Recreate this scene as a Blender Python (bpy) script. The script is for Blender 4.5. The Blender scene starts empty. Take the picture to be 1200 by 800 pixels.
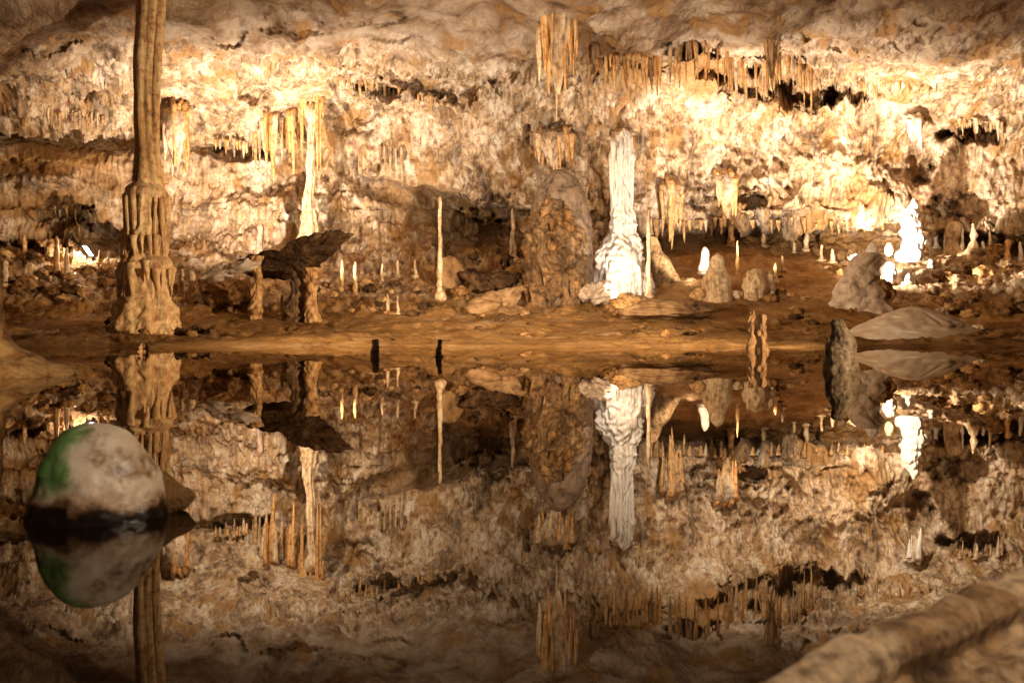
import bpy, math, random
import numpy as np
from mathutils import Vector

R = math.radians
sc = bpy.context.scene
C = sc.collection
rng = np.random.default_rng(7)

# ------------------------------------------------------------------ camera
H, F, HZ = 0.5, 1000.0, 383.0          # eye height over the water, focal length and horizon row (1200x800 frame)
cam_d = bpy.data.cameras.new('camera'); cam = bpy.data.objects.new('camera', cam_d); C.objects.link(cam)
cam.location = (0, 0, H); cam.rotation_euler = (R(90), 0, 0)
cam_d.sensor_width = 36; cam_d.lens = 36 * F / 1200
cam_d.shift_y = (HZ - 400) / 1200
cam_d.clip_start = 0.05; cam_d.clip_end = 300
cam_d.dof.use_dof = True; cam_d.dof.focus_distance = 28; cam_d.dof.aperture_fstop = 5.0
sc.camera = cam

# ------------------------------------------------------------------ world: a closed cave, almost no ambient light
w = bpy.data.worlds.new('World'); sc.world = w; w.use_nodes = True
w.node_tree.nodes['Background'].inputs[0].default_value = (0.02, 0.012, 0.006, 1)
w.node_tree.nodes['Background'].inputs[1].default_value = 0.02
sc.view_settings.view_transform = 'Standard'; sc.view_settings.look = 'None'
sc.view_settings.exposure = 0.2; sc.view_settings.gamma = 1.0
sc.cycles.use_denoising = True
sc.cycles.max_bounces = 5; sc.cycles.diffuse_bounces = 3; sc.cycles.glossy_bounces = 3
sc.cycles.sample_clamp_indirect = 6.0
sc.cycles.use_adaptive_sampling = True; sc.cycles.adaptive_threshold = 0.02

WARM = (1.0, 0.73, 0.45)
WHITE = (1.0, 0.86, 0.68)

def P(px, py, d):
    """point seen at that place of the picture when it stands d metres away"""
    return np.array([(px - 600) / F * d, d, H + (HZ - py) / F * d])

# ------------------------------------------------------------------ noise
_pr = np.random.default_rng(3)
_perm = _pr.permutation(256).astype(np.int32)
_perm = np.concatenate([_perm, _perm, _perm])
_g = _pr.normal(size=(256, 3)).astype(np.float32); _g /= np.linalg.norm(_g, axis=1)[:, None]

def perlin(p):
    p = np.asarray(p, np.float32)
    i = np.floor(p).astype(np.int32); f = p - i; i &= 255
    u = f * f * f * (f * (f * 6 - 15) + 10)
    def cor(a, b, c):
        h = _perm[(_perm[(_perm[(i[:, 0] + a) & 255] + i[:, 1] + b) & 255] + i[:, 2] + c) & 255]
        g = _g[h]
        return g[:, 0] * (f[:, 0] - a) + g[:, 1] * (f[:, 1] - b) + g[:, 2] * (f[:, 2] - c)
    def mix(a, b, t): return a + (b - a) * t
    x00 = mix(cor(0, 0, 0), cor(1, 0, 0), u[:, 0]); x10 = mix(cor(0, 1, 0), cor(1, 1, 0), u[:, 0])
    x01 = mix(cor(0, 0, 1), cor(1, 0, 1), u[:, 0]); x11 = mix(cor(0, 1, 1), cor(1, 1, 1), u[:, 0])
    return mix(mix(x00, x10, u[:, 1]), mix(x01, x11, u[:, 1]), u[:, 2]) * 1.5

def fbm(p, o=3, gain=0.5):
    s = 0; a = 1.0; p = np.asarray(p, np.float32)
    for k in range(o):
        s = s + a * perlin(p * 2.0 ** k + 17.3 * k); a *= gain
    return s

def worley(p):
    p = np.asarray(p, np.float32)
    i = np.floor(p).astype(np.int32); f = p - i
    best = np.full(len(p), 9.0, np.float32)
    for a in (-1, 0, 1):
        for b in (-1, 0, 1):
            for c in (-1, 0, 1):
                h = _perm[(_perm[(_perm[(i[:, 0] + a) & 255] + i[:, 1] + b) & 255] + i[:, 2] + c) & 255]
                o = _g[h] * 0.4 + 0.5
                dx = o[:, 0] + a - f[:, 0]; dy = o[:, 1] + b - f[:, 1]; dz = o[:, 2] + c - f[:, 2]
                best = np.minimum(best, dx * dx + dy * dy + dz * dz)
    return np.sqrt(best)

def sstep(a, b, x):
    t = np.clip((x - a) / (b - a), 0, 1); return t * t * (3 - 2 * t)

# ------------------------------------------------------------------ materials
def nodes(name):
    m = bpy.data.materials.new(name); m.use_nodes = True
    nt = m.node_tree; nt.nodes.clear()
    out = nt.nodes.new('ShaderNodeOutputMaterial')
    return m, nt, out

def N(nt, kind, **kw):
    n = nt.nodes.new(kind)
    for k, v in kw.items():
        if k in n.inputs: n.inputs[k].default_value = v
        else: setattr(n, k, v)
    return n

def ramp(nt, fac, stops):
    r = nt.nodes.new('ShaderNodeValToRGB'); e = r.color_ramp.elements
    while len(e) < len(stops): e.new(0.5)
    for q, (pos, col) in zip(e, stops): q.position = pos; q.color = (*col, 1) if len(col) == 3 else col
    nt.links.new(fac, r.inputs[0]); return r.outputs[0]

def mixc(nt, fac, a, b, mode='MIX'):
    m = nt.nodes.new('ShaderNodeMix'); m.data_type = 'RGBA'; m.blend_type = mode
    if isinstance(fac, float): m.inputs[0].default_value = fac
    else: nt.links.new(fac, m.inputs[0])
    for s, v in ((m.inputs[6], a), (m.inputs[7], b)):
        if isinstance(v, tuple): s.default_value = (*v, 1)
        else: nt.links.new(v, s)
    return m.outputs[2]

def rock_mat(name, light, mid, dark, scale=1.0, bump=0.6, rough=0.6, streak=0.5, mid_bias=0.0, mud=None, bdist=0.06, spec=0.35, fleck=0.35):
    m, nt, out = nodes(name)
    L = nt.links.new
    geo = N(nt, 'ShaderNodeNewGeometry'); pos = geo.outputs['Position']
    mp = N(nt, 'ShaderNodeMapping'); mp.inputs['Scale'].default_value = (scale, scale, scale * 0.45); L(pos, mp.inputs[0])
    ms = N(nt, 'ShaderNodeMapping'); ms.inputs['Scale'].default_value = (scale * 3.2, scale * 3.2, scale * 0.35); L(pos, ms.inputs[0])
    n1 = N(nt, 'ShaderNodeTexNoise', Scale=0.55, Detail=7.0, Roughness=0.62, Distortion=0.5); L(mp.outputs[0], n1.inputs['Vector'])
    n2 = N(nt, 'ShaderNodeTexNoise', Scale=1.0, Detail=5.0, Roughness=0.6, Distortion=0.3); L(ms.outputs[0], n2.inputs['Vector'])
    n3 = N(nt, 'ShaderNodeTexNoise', Scale=2.4 * scale, Detail=5.0, Roughness=0.6); L(pos, n3.inputs['Vector'])
    b = mid_bias
    c1 = ramp(nt, n1.outputs[0], [(0.33 + b, dark), (0.45 + b, mid), (0.58 + b, light), (1.0, light)])
    c2 = ramp(nt, n2.outputs[0], [(0.32, dark), (0.43, mid), (0.58, light)])
    col = mixc(nt, streak, c1, c2)
    col = mixc(nt, 0.6, col, ramp(nt, n3.outputs[0], [(0.36, dark), (0.48, (0.5, 0.5, 0.5)), (0.64, (0.75, 0.72, 0.66))]), 'OVERLAY')
    n5 = N(nt, 'ShaderNodeTexNoise', Scale=2.1 * scale, Detail=4.0, Roughness=0.55, Distortion=0.8); L(mp.outputs[0], n5.inputs['Vector'])
    fl = ramp(nt, n5.outputs[0], [(0.58, (0, 0, 0)), (0.67, (1, 1, 1))])
    fm = N(nt, 'ShaderNodeMath', operation='MULTIPLY'); L(fl, fm.inputs[0]); fm.inputs[1].default_value = fleck
    col = mixc(nt, fm.outputs[0], col, mixc(nt, n3.outputs[0], dark, mid))
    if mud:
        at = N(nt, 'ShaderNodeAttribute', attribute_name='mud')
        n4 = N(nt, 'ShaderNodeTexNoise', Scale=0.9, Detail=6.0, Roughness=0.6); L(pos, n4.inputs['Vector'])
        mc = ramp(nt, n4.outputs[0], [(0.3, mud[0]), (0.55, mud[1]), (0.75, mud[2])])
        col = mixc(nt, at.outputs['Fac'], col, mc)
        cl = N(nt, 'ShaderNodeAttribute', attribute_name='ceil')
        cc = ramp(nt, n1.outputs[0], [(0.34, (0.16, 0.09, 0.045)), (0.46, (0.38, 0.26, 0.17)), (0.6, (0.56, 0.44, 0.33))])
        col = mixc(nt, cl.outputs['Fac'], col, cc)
        st = N(nt, 'ShaderNodeAttribute', attribute_name='stain_shade')
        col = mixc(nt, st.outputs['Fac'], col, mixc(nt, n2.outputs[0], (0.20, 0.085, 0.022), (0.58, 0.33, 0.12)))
    bs = N(nt, 'ShaderNodeBsdfPrincipled', Roughness=rough); bs.inputs['Specular IOR Level'].default_value = spec
    if mud:
        sr = N(nt, 'ShaderNodeMapRange'); L(at.outputs['Fac'], sr.inputs[0]); sr.inputs[3].default_value = spec; sr.inputs[4].default_value = 0.02; L(sr.outputs[0], bs.inputs['Specular IOR Level'])
        rr_ = N(nt, 'ShaderNodeMapRange'); L(at.outputs['Fac'], rr_.inputs[0]); rr_.inputs[3].default_value = rough; rr_.inputs[4].default_value = 0.95; L(rr_.outputs[0], bs.inputs['Roughness'])
    L(col, bs.inputs['Base Color'])
    nb = N(nt, 'ShaderNodeTexNoise', Scale=3.5 * scale, Detail=8.0, Roughness=0.68); L(pos, nb.inputs['Vector'])
    ad = N(nt, 'ShaderNodeMath', operation='ADD'); L(nb.outputs[0], ad.inputs[0]); L(n2.outputs[0], ad.inputs[1])
    bp = N(nt, 'ShaderNodeBump', Strength=bump, Distance=bdist); L(ad.outputs[0], bp.inputs['Height'])
    L(bp.outputs[0], bs.inputs['Normal']); L(bs.outputs[0], out.inputs[0])
    return m

MUD = ((0.17, 0.085, 0.028), (0.36, 0.20, 0.075), (0.50, 0.31, 0.14))
M = {}
M['wall'] = rock_mat('flowstone_wall', (0.76, 0.64, 0.51), (0.46, 0.29, 0.145), (0.09, 0.042, 0.016), 1.5, 1.0, 0.6, 0.35, mid_bias=.05, mud=MUD, bdist=0.16, spec=0.2, fleck=1.0)
M['ceiling'] = rock_mat('smooth_ceiling_rock', (0.50, 0.37, 0.26), (0.34, 0.22, 0.135), (0.11, 0.06, 0.028), 0.8, 0.55, 0.65, 0.1, mud=MUD, bdist=0.1, spec=0.15)
M['tan'] = rock_mat('tan_flowstone', (0.62, 0.40, 0.18), (0.40, 0.205, 0.07), (0.10, 0.042, 0.013), 2.6, 0.9, 0.5, 0.5, bdist=.07)
M['pillar'] = rock_mat('pale_tan_pillar', (0.72, 0.52, 0.29), (0.50, 0.30, 0.13), (0.13, 0.06, 0.02), 2.2, 0.8, 0.5, 0.5, bdist=.07)
M['gold'] = rock_mat('golden_dripstone', (0.68, 0.41, 0.18), (0.48, 0.23, 0.065), (0.15, 0.06, 0.016), 2.8, 0.8, 0.42, 0.6, bdist=.06)
M['cream'] = rock_mat('cream_dripstone', (0.72, 0.57, 0.39), (0.50, 0.33, 0.17), (0.18, 0.095, 0.04), 2.8, 0.8, 0.45, 0.5, bdist=.06)
M['white'] = rock_mat('white_calcite', (0.86, 0.80, 0.74), (0.74, 0.66, 0.58), (0.40, 0.32, 0.26), 2.8, 0.9, 0.4, 0.5, bdist=.06)
M['brown'] = rock_mat('brown_rock', (0.36, 0.20, 0.085), (0.2, 0.10, 0.035), (0.05, 0.022, 0.008), 2.6, 1.0, 0.85, 0.2, bdist=.08, spec=.1)
M['umber'] = rock_mat('umber_knobbly_rock', (0.26, 0.155, 0.07), (0.125, 0.065, 0.025), (0.025, 0.012, 0.005), 2.6, 1.0, 0.55, 0.3, bdist=.08, fleck=.6)
M['shell'] = rock_mat('darkened_brown_grey_calcite', (0.19, 0.135, 0.095), (0.14, 0.09, 0.06), (0.06, 0.035, 0.02), 1.5, 0.6, 0.6, 0.2, spec=.2)
M['slab'] = rock_mat('dark_slab_rock', (0.15, 0.085, 0.04), (0.075, 0.04, 0.018), (0.025, 0.013, 0.007), 2.2, 1.0, 0.85, 0.2, bdist=.08, spec=.1)
M['grey'] = rock_mat('grey_calcite', (0.60, 0.51, 0.43), (0.46, 0.36, 0.28), (0.22, 0.15, 0.1), 1.5, 0.4, 0.55, 0.2)
M['wet'] = rock_mat('wet_grey_stalagmite', (0.46, 0.36, 0.25), (0.25, 0.17, 0.10), (0.03, 0.018, 0.008), 11.0, 1.0, 0.4, 0.2, bdist=0.02, fleck=.8)

M['mound'] = rock_mat('mound_mud', (0.34, 0.22, 0.12), (0.25, 0.145, 0.065), (0.13, 0.065, 0.025), 1.0, 0.4, 0.65, 0.05, spec=.15)
M['pale_mound'] = rock_mat('pale_mound_mud', (0.64, 0.55, 0.46), (0.55, 0.45, 0.36), (0.36, 0.26, 0.18), 0.7, 0.3, 0.75, 0.05, spec=.1, fleck=.1)
def dark_metal():
    m, nt, out = nodes('lamp_housing_metal')
    b = N(nt, 'ShaderNodeBsdfPrincipled', Roughness=0.5, Metallic=0.6)
    t = N(nt, 'ShaderNodeTexNoise', Scale=30.0); c = ramp(nt, t.outputs[0], [(0.3, (0.02, 0.02, 0.02)), (0.7, (0.05, 0.045, 0.04))])
    nt.links.new(c, b.inputs['Base Color']); nt.links.new(b.outputs[0], out.inputs[0]); return m
def glow(name, col, s):
    m, nt, out = nodes(name); e = N(nt, 'ShaderNodeEmission', Strength=s); e.inputs[0].default_value = (*col, 1)
    nt.links.new(e.outputs[0], out.inputs[0]); return m
M['metal'] = dark_metal()
M['glow'] = glow('lamp_glass_warm', WARM, 12.0)
M['tube'] = glow('lamp_tube_white', (0.85, 0.92, 1.0), 30.0)

def water_mat():
    m, nt, out = nodes('still_cave_water'); L = nt.links.new
    gl = N(nt, 'ShaderNodeBsdfGlossy', Roughness=0.0); gl.inputs['Color'].default_value = (1.0, 0.96, 0.90, 1)
    df = N(nt, 'ShaderNodeBsdfDiffuse'); df.inputs['Color'].default_value = (0.010, 0.006, 0.003, 1)
    fr = N(nt, 'ShaderNodeFresnel', IOR=1.37)
    pos = N(nt, 'ShaderNodeNewGeometry')
    nz = N(nt, 'ShaderNodeTexNoise', Scale=2.2, Detail=2.0); L(pos.outputs['Position'], nz.inputs['Vector'])
    bp = N(nt, 'ShaderNodeBump', Strength=0.004, Distance=0.02); L(nz.outputs[0], bp.inputs['Height'])
    L(bp.outputs[0], gl.inputs['Normal'])
    mx = N(nt, 'ShaderNodeMixShader'); L(fr.outputs[0], mx.inputs[0]); L(df.outputs[0], mx.inputs[1]); L(gl.outputs[0], mx.inputs[2])
    L(mx.outputs[0], out.inputs[0]); return m
M['water'] = water_mat()

# ------------------------------------------------------------------ object helpers
def mesh_obj(name, V, Fc, mat, parent=None, smooth=True, attrs=None):
    me = bpy.data.meshes.new(name)
    V = np.asarray(V, np.float32); 
    if isinstance(Fc, np.ndarray):
        n = len(Fc); k = Fc.shape[1]
        me.vertices.add(len(V)); me.vertices.foreach_set('co', V.ravel())
        me.loops.add(n * k); me.loops.foreach_set('vertex_index', Fc.astype(np.int32).ravel())
        me.polygons.add(n); me.polygons.foreach_set('loop_start', np.arange(0, n * k, k, dtype=np.int32))
        me.update(calc_edges=True)
    else:
        me.from_pydata([tuple(map(float, v)) for v in V], [], Fc)
    if smooth: me.polygons.foreach_set('use_smooth', np.ones(len(me.polygons), bool))
    for k, a in (attrs or {}).items():
        at = me.attributes.new(k, 'FLOAT', 'POINT'); at.data.foreach_set('value', np.asarray(a, np.float32).ravel())
    me.materials.append(M[mat] if isinstance(mat, str) else mat)
    me.validate()
    o = bpy.data.objects.new(name, me); C.objects.link(o)
    if parent is not None: o.parent = parent
    return o

def tag(o, label, cat, group=None):
    o['label'] = label; o['category'] = cat
    if group: o['group'] = group
    return o

def empty(name, loc, label, cat, group=None):
    e = bpy.data.objects.new(name, None); C.objects.link(e); e.location = tuple(map(float, loc)); e.empty_display_size = 0.2
    return tag(e, label, cat, group)

def smooth_profile(a, n):
    t = np.linspace(0, len(a) - 1, n); k = np.arange(len(a))
    m = np.gradient(a)
    i = np.clip(np.floor(t).astype(int), 0, len(a) - 2); f = t - i
    h00 = 2*f**3-3*f**2+1; h10 = f**3-2*f**2+f; h01 = -2*f**3+3*f**2; h11 = f**3-f**2
    return h00*a[i] + h10*m[i] + h01*a[i+1] + h11*m[i+1]

def tube(rows, seg=28, flute=0.0, nfl=9, namp=0.12, nsc=2.0, seed=0.0, sy=1.0, cap=True, ridge=0.0, bead=0.0):
    """lathe-like dripstone body. rows = (x, y, z, r); fluted and uneven, closed at both ends"""
    rows = np.asarray(rows, float)
    t = np.zeros(max(10, int(ridge) if ridge > 1 else 26))
    X, Y, Z, Rr = [smooth_profile(rows[:, j], len(t)) for j in range(4)]
    Rr = np.maximum(Rr, 0)
    if bead:
        q1 = np.stack([Z / max(Rr.max(), .01) * .8, 0 * Z, 0 * Z + seed * 3.7], -1); Rr = Rr * (1 + bead * fbm(q1, 2))
        X = X + bead * .35 * Rr.max() * perlin(q1 * .6 + 5); Y = Y + bead * .35 * Rr.max() * perlin(q1 * .6 + 15)
    a = np.linspace(0, 2 * np.pi, seg, endpoint=False)
    rr = Rr[:, None] * np.ones(seg)
    fl = np.abs(np.sin(a * nfl / 2 + seed + 0.6 * np.sin(seed * 3 + Z[:, None] * 1.3 / max(Rr.max(), .01) * .3)))
    rr = rr * (1 - flute + flute * fl)
    x = X[:, None] + rr * np.cos(a); y = Y[:, None] + rr * np.sin(a) * sy; z = Z[:, None] + 0 * rr
    p = np.stack([x, y, z], -1).reshape(-1, 3)
    q = np.stack([x, y, z * 0.55], -1).reshape(-1, 3)
    n = fbm(q * nsc + seed * 7.1, 3, 0.55)
    d = np.stack([np.cos(a) + 0 * rr, np.sin(a) * sy + 0 * rr, 0 * rr], -1).reshape(-1, 3)
    p = p + d * (n * namp * rr.reshape(-1))[:, None]
    nr = len(t)
    i = np.arange(nr - 1)[:, None] * seg; j = np.arange(seg)[None]
    jn = (j + 1) % seg
    f = np.stack([i + j, i + jn, i + seg + jn, i + seg + j], -1).reshape(-1, 4)
    f = [tuple(map(int, q)) for q in f]
    if cap:
        b = len(p); p = np.concatenate([p, [[X[0], Y[0], Z[0]], [X[-1], Y[-1], Z[-1]]]])
        for jj in range(seg):
            f.append((b, (jj + 1) % seg, jj)); f.append((b + 1, (nr - 1) * seg + jj, (nr - 1) * seg + (jj + 1) % seg))
    return p, f

def massif(rows, seed, seg=120, nr=110, pops=.16, cut=.35, sy=.8, pf=2.6, drip=.16, df=3.2, pits=0.0):
    rows = np.array(rows, float)
    cx, z, rr = [smooth_profile(rows[:, j], nr) for j in range(3)]; rr = np.maximum(rr, 0)
    a = np.linspace(0, 2 * np.pi, seg, endpoint=False)
    x = cx[:, None] + rr[:, None] * np.cos(a); y = rr[:, None] * np.sin(a) * sy; zz = z[:, None] + 0 * x
    p = np.stack([x, y, zz], -1).reshape(-1, 3)
    q = p + .3 * np.stack([perlin(p * 1.3 + seed), perlin(p * 1.3 + seed + 7), perlin(p * 1.3 + seed + 13)], -1)
    dsp = pops * (0.6 - worley(q * np.array([pf, pf, pf * .62]) + seed)) * 2 + .30 * fbm(q * 0.9 + seed, 3) * cut * 2 - drip * np.abs(perlin(q * np.array([df, df, df * .2]) + seed))
    if pits: dsp = dsp - pits * sstep(.45, .15, worley(q * np.array([1.7, 1.7, 1.2]) + seed + 5))
    dirv = np.stack([np.cos(a) + 0 * x, np.sin(a) + 0 * x, 0 * x], -1).reshape(-1, 3)
    fade = np.clip(rr[:, None] / (rr.max() * .35), 0, 1) + 0 * x
    p = p + dirv * (dsp * fade.ravel())[:, None]
    i = np.arange(nr - 1)[:, None] * seg; j = np.arange(seg)[None]; jn = (j + 1) % seg
    f = np.stack([i + j, i + jn, i + seg + jn, i + seg + j], -1).reshape(-1, 4)
    return p, f

_ico = {}
def ico(sub):
    if sub not in _ico:
        import bmesh
        bm = bmesh.new(); bmesh.ops.create_icosphere(bm, subdivisions=sub, radius=1)
        _ico[sub] = (np.array([v.co[:] for v in bm.verts]), [tuple(v.index for v in f.verts) for f in bm.faces]); bm.free()
    return _ico[sub]

def boulder(size, seed, rough=0.35, nsc=1.2, sub=4, facets=0.0):
    v, f = ico(sub); v = v.copy()
    n = fbm(v * nsc + seed * 13.7, 4, 0.55)
    if facets: n = n + facets * (worley(v * 1.6 + seed * 3.1) - 0.5)
    v = v * (1 + rough * n)[:, None] * np.asarray(size)
    return v, f

# ------------------------------------------------------------------ the cave shell: bank, wall and ceiling from one grid
x_of = lambda px: px
bank_d = np.array([18.0, 19.6, 20.8, 22.2, 24.0, 26.0, 28.0, 29.8])
bank_z = np.array([-0.35, -0.12, 0.015, 0.10, 0.19, 0.30, 0.50, 0.85])
wall_py = np.array([358, 345, 328, 305, 285, 264, 246, 220, 180, 140, 110, 85, 60, 30, 0, -40, -90, -160])
wall_d = np.array([31.2, 32.6, 34.2, 36.2, 38.0, 39.4, 39.0, 39.2, 39.0, 38.0, 36.4, 33.8, 31.2, 29.0, 27.2, 24.8, 22.3, 19.4])
wall_z = H + (HZ - wall_py) / F * wall_d
bd = np.concatenate([bank_d, wall_d]); bz = np.concatenate([bank_z, wall_z])
# dense profile: catmull-like by cubic through numpy interp + smoothing
n0 = 6000
pd, pz = smooth_profile(bd, n0), smooth_profile(bz, n0)
ppy = HZ - (pz - H) / pd * F
# re-sample by a blend of screen rows and length
arc = np.concatenate([[0], np.cumsum(np.abs(np.diff(ppy)) + 6.0 * np.hypot(np.diff(pd), np.diff(pz)))])
ROWS, COLS = 430, 1180
s = np.linspace(0, arc[-1], ROWS)
row_d, row_z, row_t = [np.interp(s, arc, q) for q in (pd, pz, np.linspace(0, len(bd) - 1, n0))]
row_py = HZ - (row_z - H) / row_d * F
cpx = np.linspace(-170, 1370, COLS)
PX, RI = np.meshgrid(cpx, np.arange(ROWS)); PY = row_py[RI]
D0 = row_d[RI].copy(); Z0 = row_z[RI].copy()
isb = (row_t < 7.0)[RI]                       # bank rows
# large swings of the wall across the picture
big = np.interp(PX, [-170, 0, 120, 260, 420, 560, 690, 820, 960, 1080, 1200, 1370], [-7, -3.2, -1.2, 0.2, 1.2, 0.6, -0.4, 0.4, 0.8, -0.4, -1.8, -7])
wallw = sstep(370, 300, PY) * sstep(-60, 90, PY)
D = D0 + big * wallw
Dn = D.copy()
# overhanging lip and the dark recess under it
lip = np.interp(PX, [-170, 420, 460, 600, 700, 760, 860, 1000, 1060, 1200, 1370], [250, 205, 212, 244, 252, 268, 262, 268, 268, 272, 272])
amp = np.interp(PX, [-170, 400, 470, 540, 610, 700, 760, 1020, 1080, 1200, 1370], [0, 0, 1.4, 3.6, 3.2, 0.8, 2.6, 2.8, 1.6, 2.2, 2.0])
lipn = fbm(np.stack([PX.ravel() / 28, 0 * PX.ravel(), 0 * PX.ravel() + 3.3], -1), 3).reshape(PX.shape) * 6
u = PY - lip - lipn
D += amp * sstep(-4, 10, u) * sstep(64, 18, u)
D -= 0.9 * (amp > 0.4) * sstep(-70, -8, u) * sstep(4, -3, u)
# crevice on the left and its ledges
cy = np.interp(PX, [-170, 0, 60, 110, 165, 230], [150, 152, 151, 158, 161, 170]) + lipn * 0.4
uc = PY - cy; wl = sstep(215, 150, PX)
D += wl * (1.8 * sstep(-2, 3, uc) * sstep(26, 3, uc)) - wl * 0.8 * sstep(-60, -4, uc) * sstep(3, -2, uc)
edge_n = fbm(np.stack([PX.ravel() / 17, PY.ravel() / 13, 0 * PX.ravel() + 8.1], -1), 3, .6).reshape(PX.shape)
# ceiling sockets, alcoves and holes: (px, py, rx, ry, depth)
for (ax, ay, rx, ry, dp) in [
    (810, 56, 30, 14, 2.8), (848, 76, 34, 20, 1.6), (735, 74, 46, 20, 1.5), (700, 88, 14, 18, 1.0), (868, 96, 26, 18, 1.4),
    (944, 108, 40, 24, 2.2), (916, 78, 26, 28, 1.6), (980, 112, 20, 14, 1.4), (1006, 112, 14, 12, 1.2), (1145, 157, 26, 11, 1.6), (1105, 160, 10, 8, 1.4),
    (1078, 195, 16, 26, 1.1), (75, 255, 34, 24, 2.6), (120, 285, 46, 22, 3.2), (20, 290, 30, 18, 1.6), (280, 180, 34, 9, 1.5), (240, 176, 18, 6, 1.0),
    (520, 100, 70, 18, 1.4), (455, 100, 40, 16, 1.1), (415, 120, 28, 40, 0.9), (560, 290, 46, 40, 2.2), (575, 245, 26, 16, 1.6),
    (840, 240, 26, 20, 1.0), (885, 236, 16, 14, 2.0), (268, 40, 20, 14, .45), (345, 30, 44, 16, .45), (300, 105, 20, 14, .7),
    (440, 22, 40, 12, .4), (465, 48, 30, 8, .4), (1000, 45, 80, 16, .35), (1080, 25, 10, 7, .4), (1140, 244, 54, 18, .9), (95, 95, 34, 14, .6), (60, 60, 34, 12, .5)]:
    q = np.hypot((PX - ax) / rx, (PY - ay) / ry) + lipn * 0.02 + edge_n * 0.42
    D += dp * sstep(1.15, 0.62, q) * (~isb)
# bulges: (px, py, rx, ry, out)
for (ax, ay, rx, ry, dp) in [(330, 65, 60, 40, 1.2), (790, 175, 70, 70, 1.3), (985, 190, 70, 60, 1.3), (560, 180, 70, 60, 0.8), (270, 130, 60, 50, 1.0),
                             (1150, 215, 60, 40, .8), (690, 60, 40, 60, .6), (905, 45, 30, 40, .8), (1060, 80, 60, 30, .6), (300, 255, 90, 25, 0.9), (425, 245, 60, 30, .8), (60, 205, 70, 26, .8)]:
    q = np.hypot((PX - ax) / rx, (PY - ay) / ry)
    D -= dp * np.exp(-q * q * 1.4) * (~isb)
# bank shape
bn = fbm(np.stack([PX.ravel() / 90, D0.ravel() * 0.5, 0 * PX.ravel()], -1), 3).reshape(PX.shape)
X = (PX - 600) / F * D; Y = D.copy()
Zw = H + (HZ - PY) / F * D
Zb = Z0 + bn * 0.10
Z = np.where(isb, Zb, Zw)
tb = sstep(6.0, 8.0, row_t[RI]); Z = np.where((row_t[RI] > 6.0) & (row_t[RI] < 8.0), Zb * (1 - tb) + Zw * tb, Z)
# rubble slope on the right rises earlier; low mud mound at the right shore
def lump(px, d, rx, rd, h):
    global Z
    Z = Z + h * np.exp(-((PX - px) / rx) ** 2 - ((D0 - d) / rd) ** 2)
lump(1190, 24.4, 70, 2.0, 0.2); lump(520, 27.0, 50, 2.0, .14); lump(590, 28.0, 40, 2, .28)
lump(60, 25.0, 90, 2.5, .15); lump(770, 27.5, 60, 1.6, .2)
# relief along the normal
Pg = np.stack([X, Y, Z], -1)
Pn = np.stack([(PX - 600) / F * Dn, Dn, np.where(isb, Z0, H + (HZ - PY) / F * Dn)], -1)
gu = np.gradient(Pn, axis=1); gv = np.gradient(Pn, axis=0)
nm = np.cross(gu, gv); nm /= np.linalg.norm(nm, axis=-1, keepdims=True) + 1e-9
nm = np.where((nm[..., 1:2] > 0) & (np.abs(nm[..., 2:3]) < .9), -nm, nm)
q = Pg.reshape(-1, 3)
warp = np.stack([perlin(q * 0.5), perlin(q * 0.5 + 31), perlin(q * 0.5 + 57)], -1) * 0.5
qw = q + warp
pop = 0.55 - worley(qw * np.array([1.9, 1.9, 1.3]))            # knobbly popcorn
pop2 = 0.5 - worley(qw * np.array([4.6, 4.6, 3.0]) + 9)
pit = sstep(0.42, 0.12, worley(qw * np.array([1.5, 1.5, 1.2]) + 23)) * sstep(-0.15, 0.3, perlin(q * 0.55 + 71))
drip = np.abs(perlin(qw * np.array([3.4, 1.6, 0.5])))          # hanging runs
drip2 = np.abs(perlin(qw * np.array([7.5, 4.0, 1.4]) + 40))
lrg = fbm(q * 0.28, 3, 0.5)
med = fbm(q * 0.9 + 5, 3, 0.55)
pat = sstep(-0.25, 0.35, perlin(q * 0.22 + 11))                  # drippy or knobbly
sh = PX.shape
wf = (sstep(9.0, 13.5, row_t)[RI] * (0.14 + 0.86 * sstep(25, 110, PY)))   # knobbly on the wall, smoother on the ceiling
floorf = sstep(6.6, 8.2, row_t)[RI] * (1 - sstep(10, 12.5, row_t)[RI])
ceilf = sstep(110, 30, PY)
disp = wf * (0.55 * lrg + 0.40 * med + 0.36 * pop * (1 - 0.4 * pat) + 0.24 * pop2 - 0.42 * drip * pat - 0.28 * drip2 - 0.6 * pit).reshape(sh)
calm = (.40 + .75 * sstep(-.35, .35, perlin(q * .2 + 91))).reshape(sh)
disp *= calm
ax_ = q[:, 0] * .72 - q[:, 2] * .69; al_ = q[:, 0] * .69 + q[:, 2] * .72
rib = np.abs(perlin(np.stack([ax_ * .75, q[:, 1] * .3, al_ * .16], -1) + 63)).reshape(sh)
rw_ = np.maximum(sstep(860, 930, PX) * sstep(1085, 1040, PX) * sstep(120, 160, PY) * sstep(275, 262, PY), sstep(500, 545, PX) * sstep(650, 610, PX) * sstep(90, 130, PY) * sstep(245, 225, PY) * .7)
disp += rw_ * (.55 - 1.5 * rib)
strat = np.sin(Z * 5.2 + 2.2 * perlin(q * 0.35 + 3).reshape(sh)); 
sw = np.maximum(sstep(170, 60, PX) * sstep(150, 175, PY) * sstep(300, 270, PY), sstep(300, 350, PX) * sstep(500, 440, PX) * sstep(215, 235, PY) * sstep(290, 270, PY) * .7)
disp += sw * 0.30 * np.sign(strat) * np.abs(strat) ** 0.5
fm_ = 1 - .8 * sstep(715, 770, PX) * sstep(1075, 1040, PX)
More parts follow.
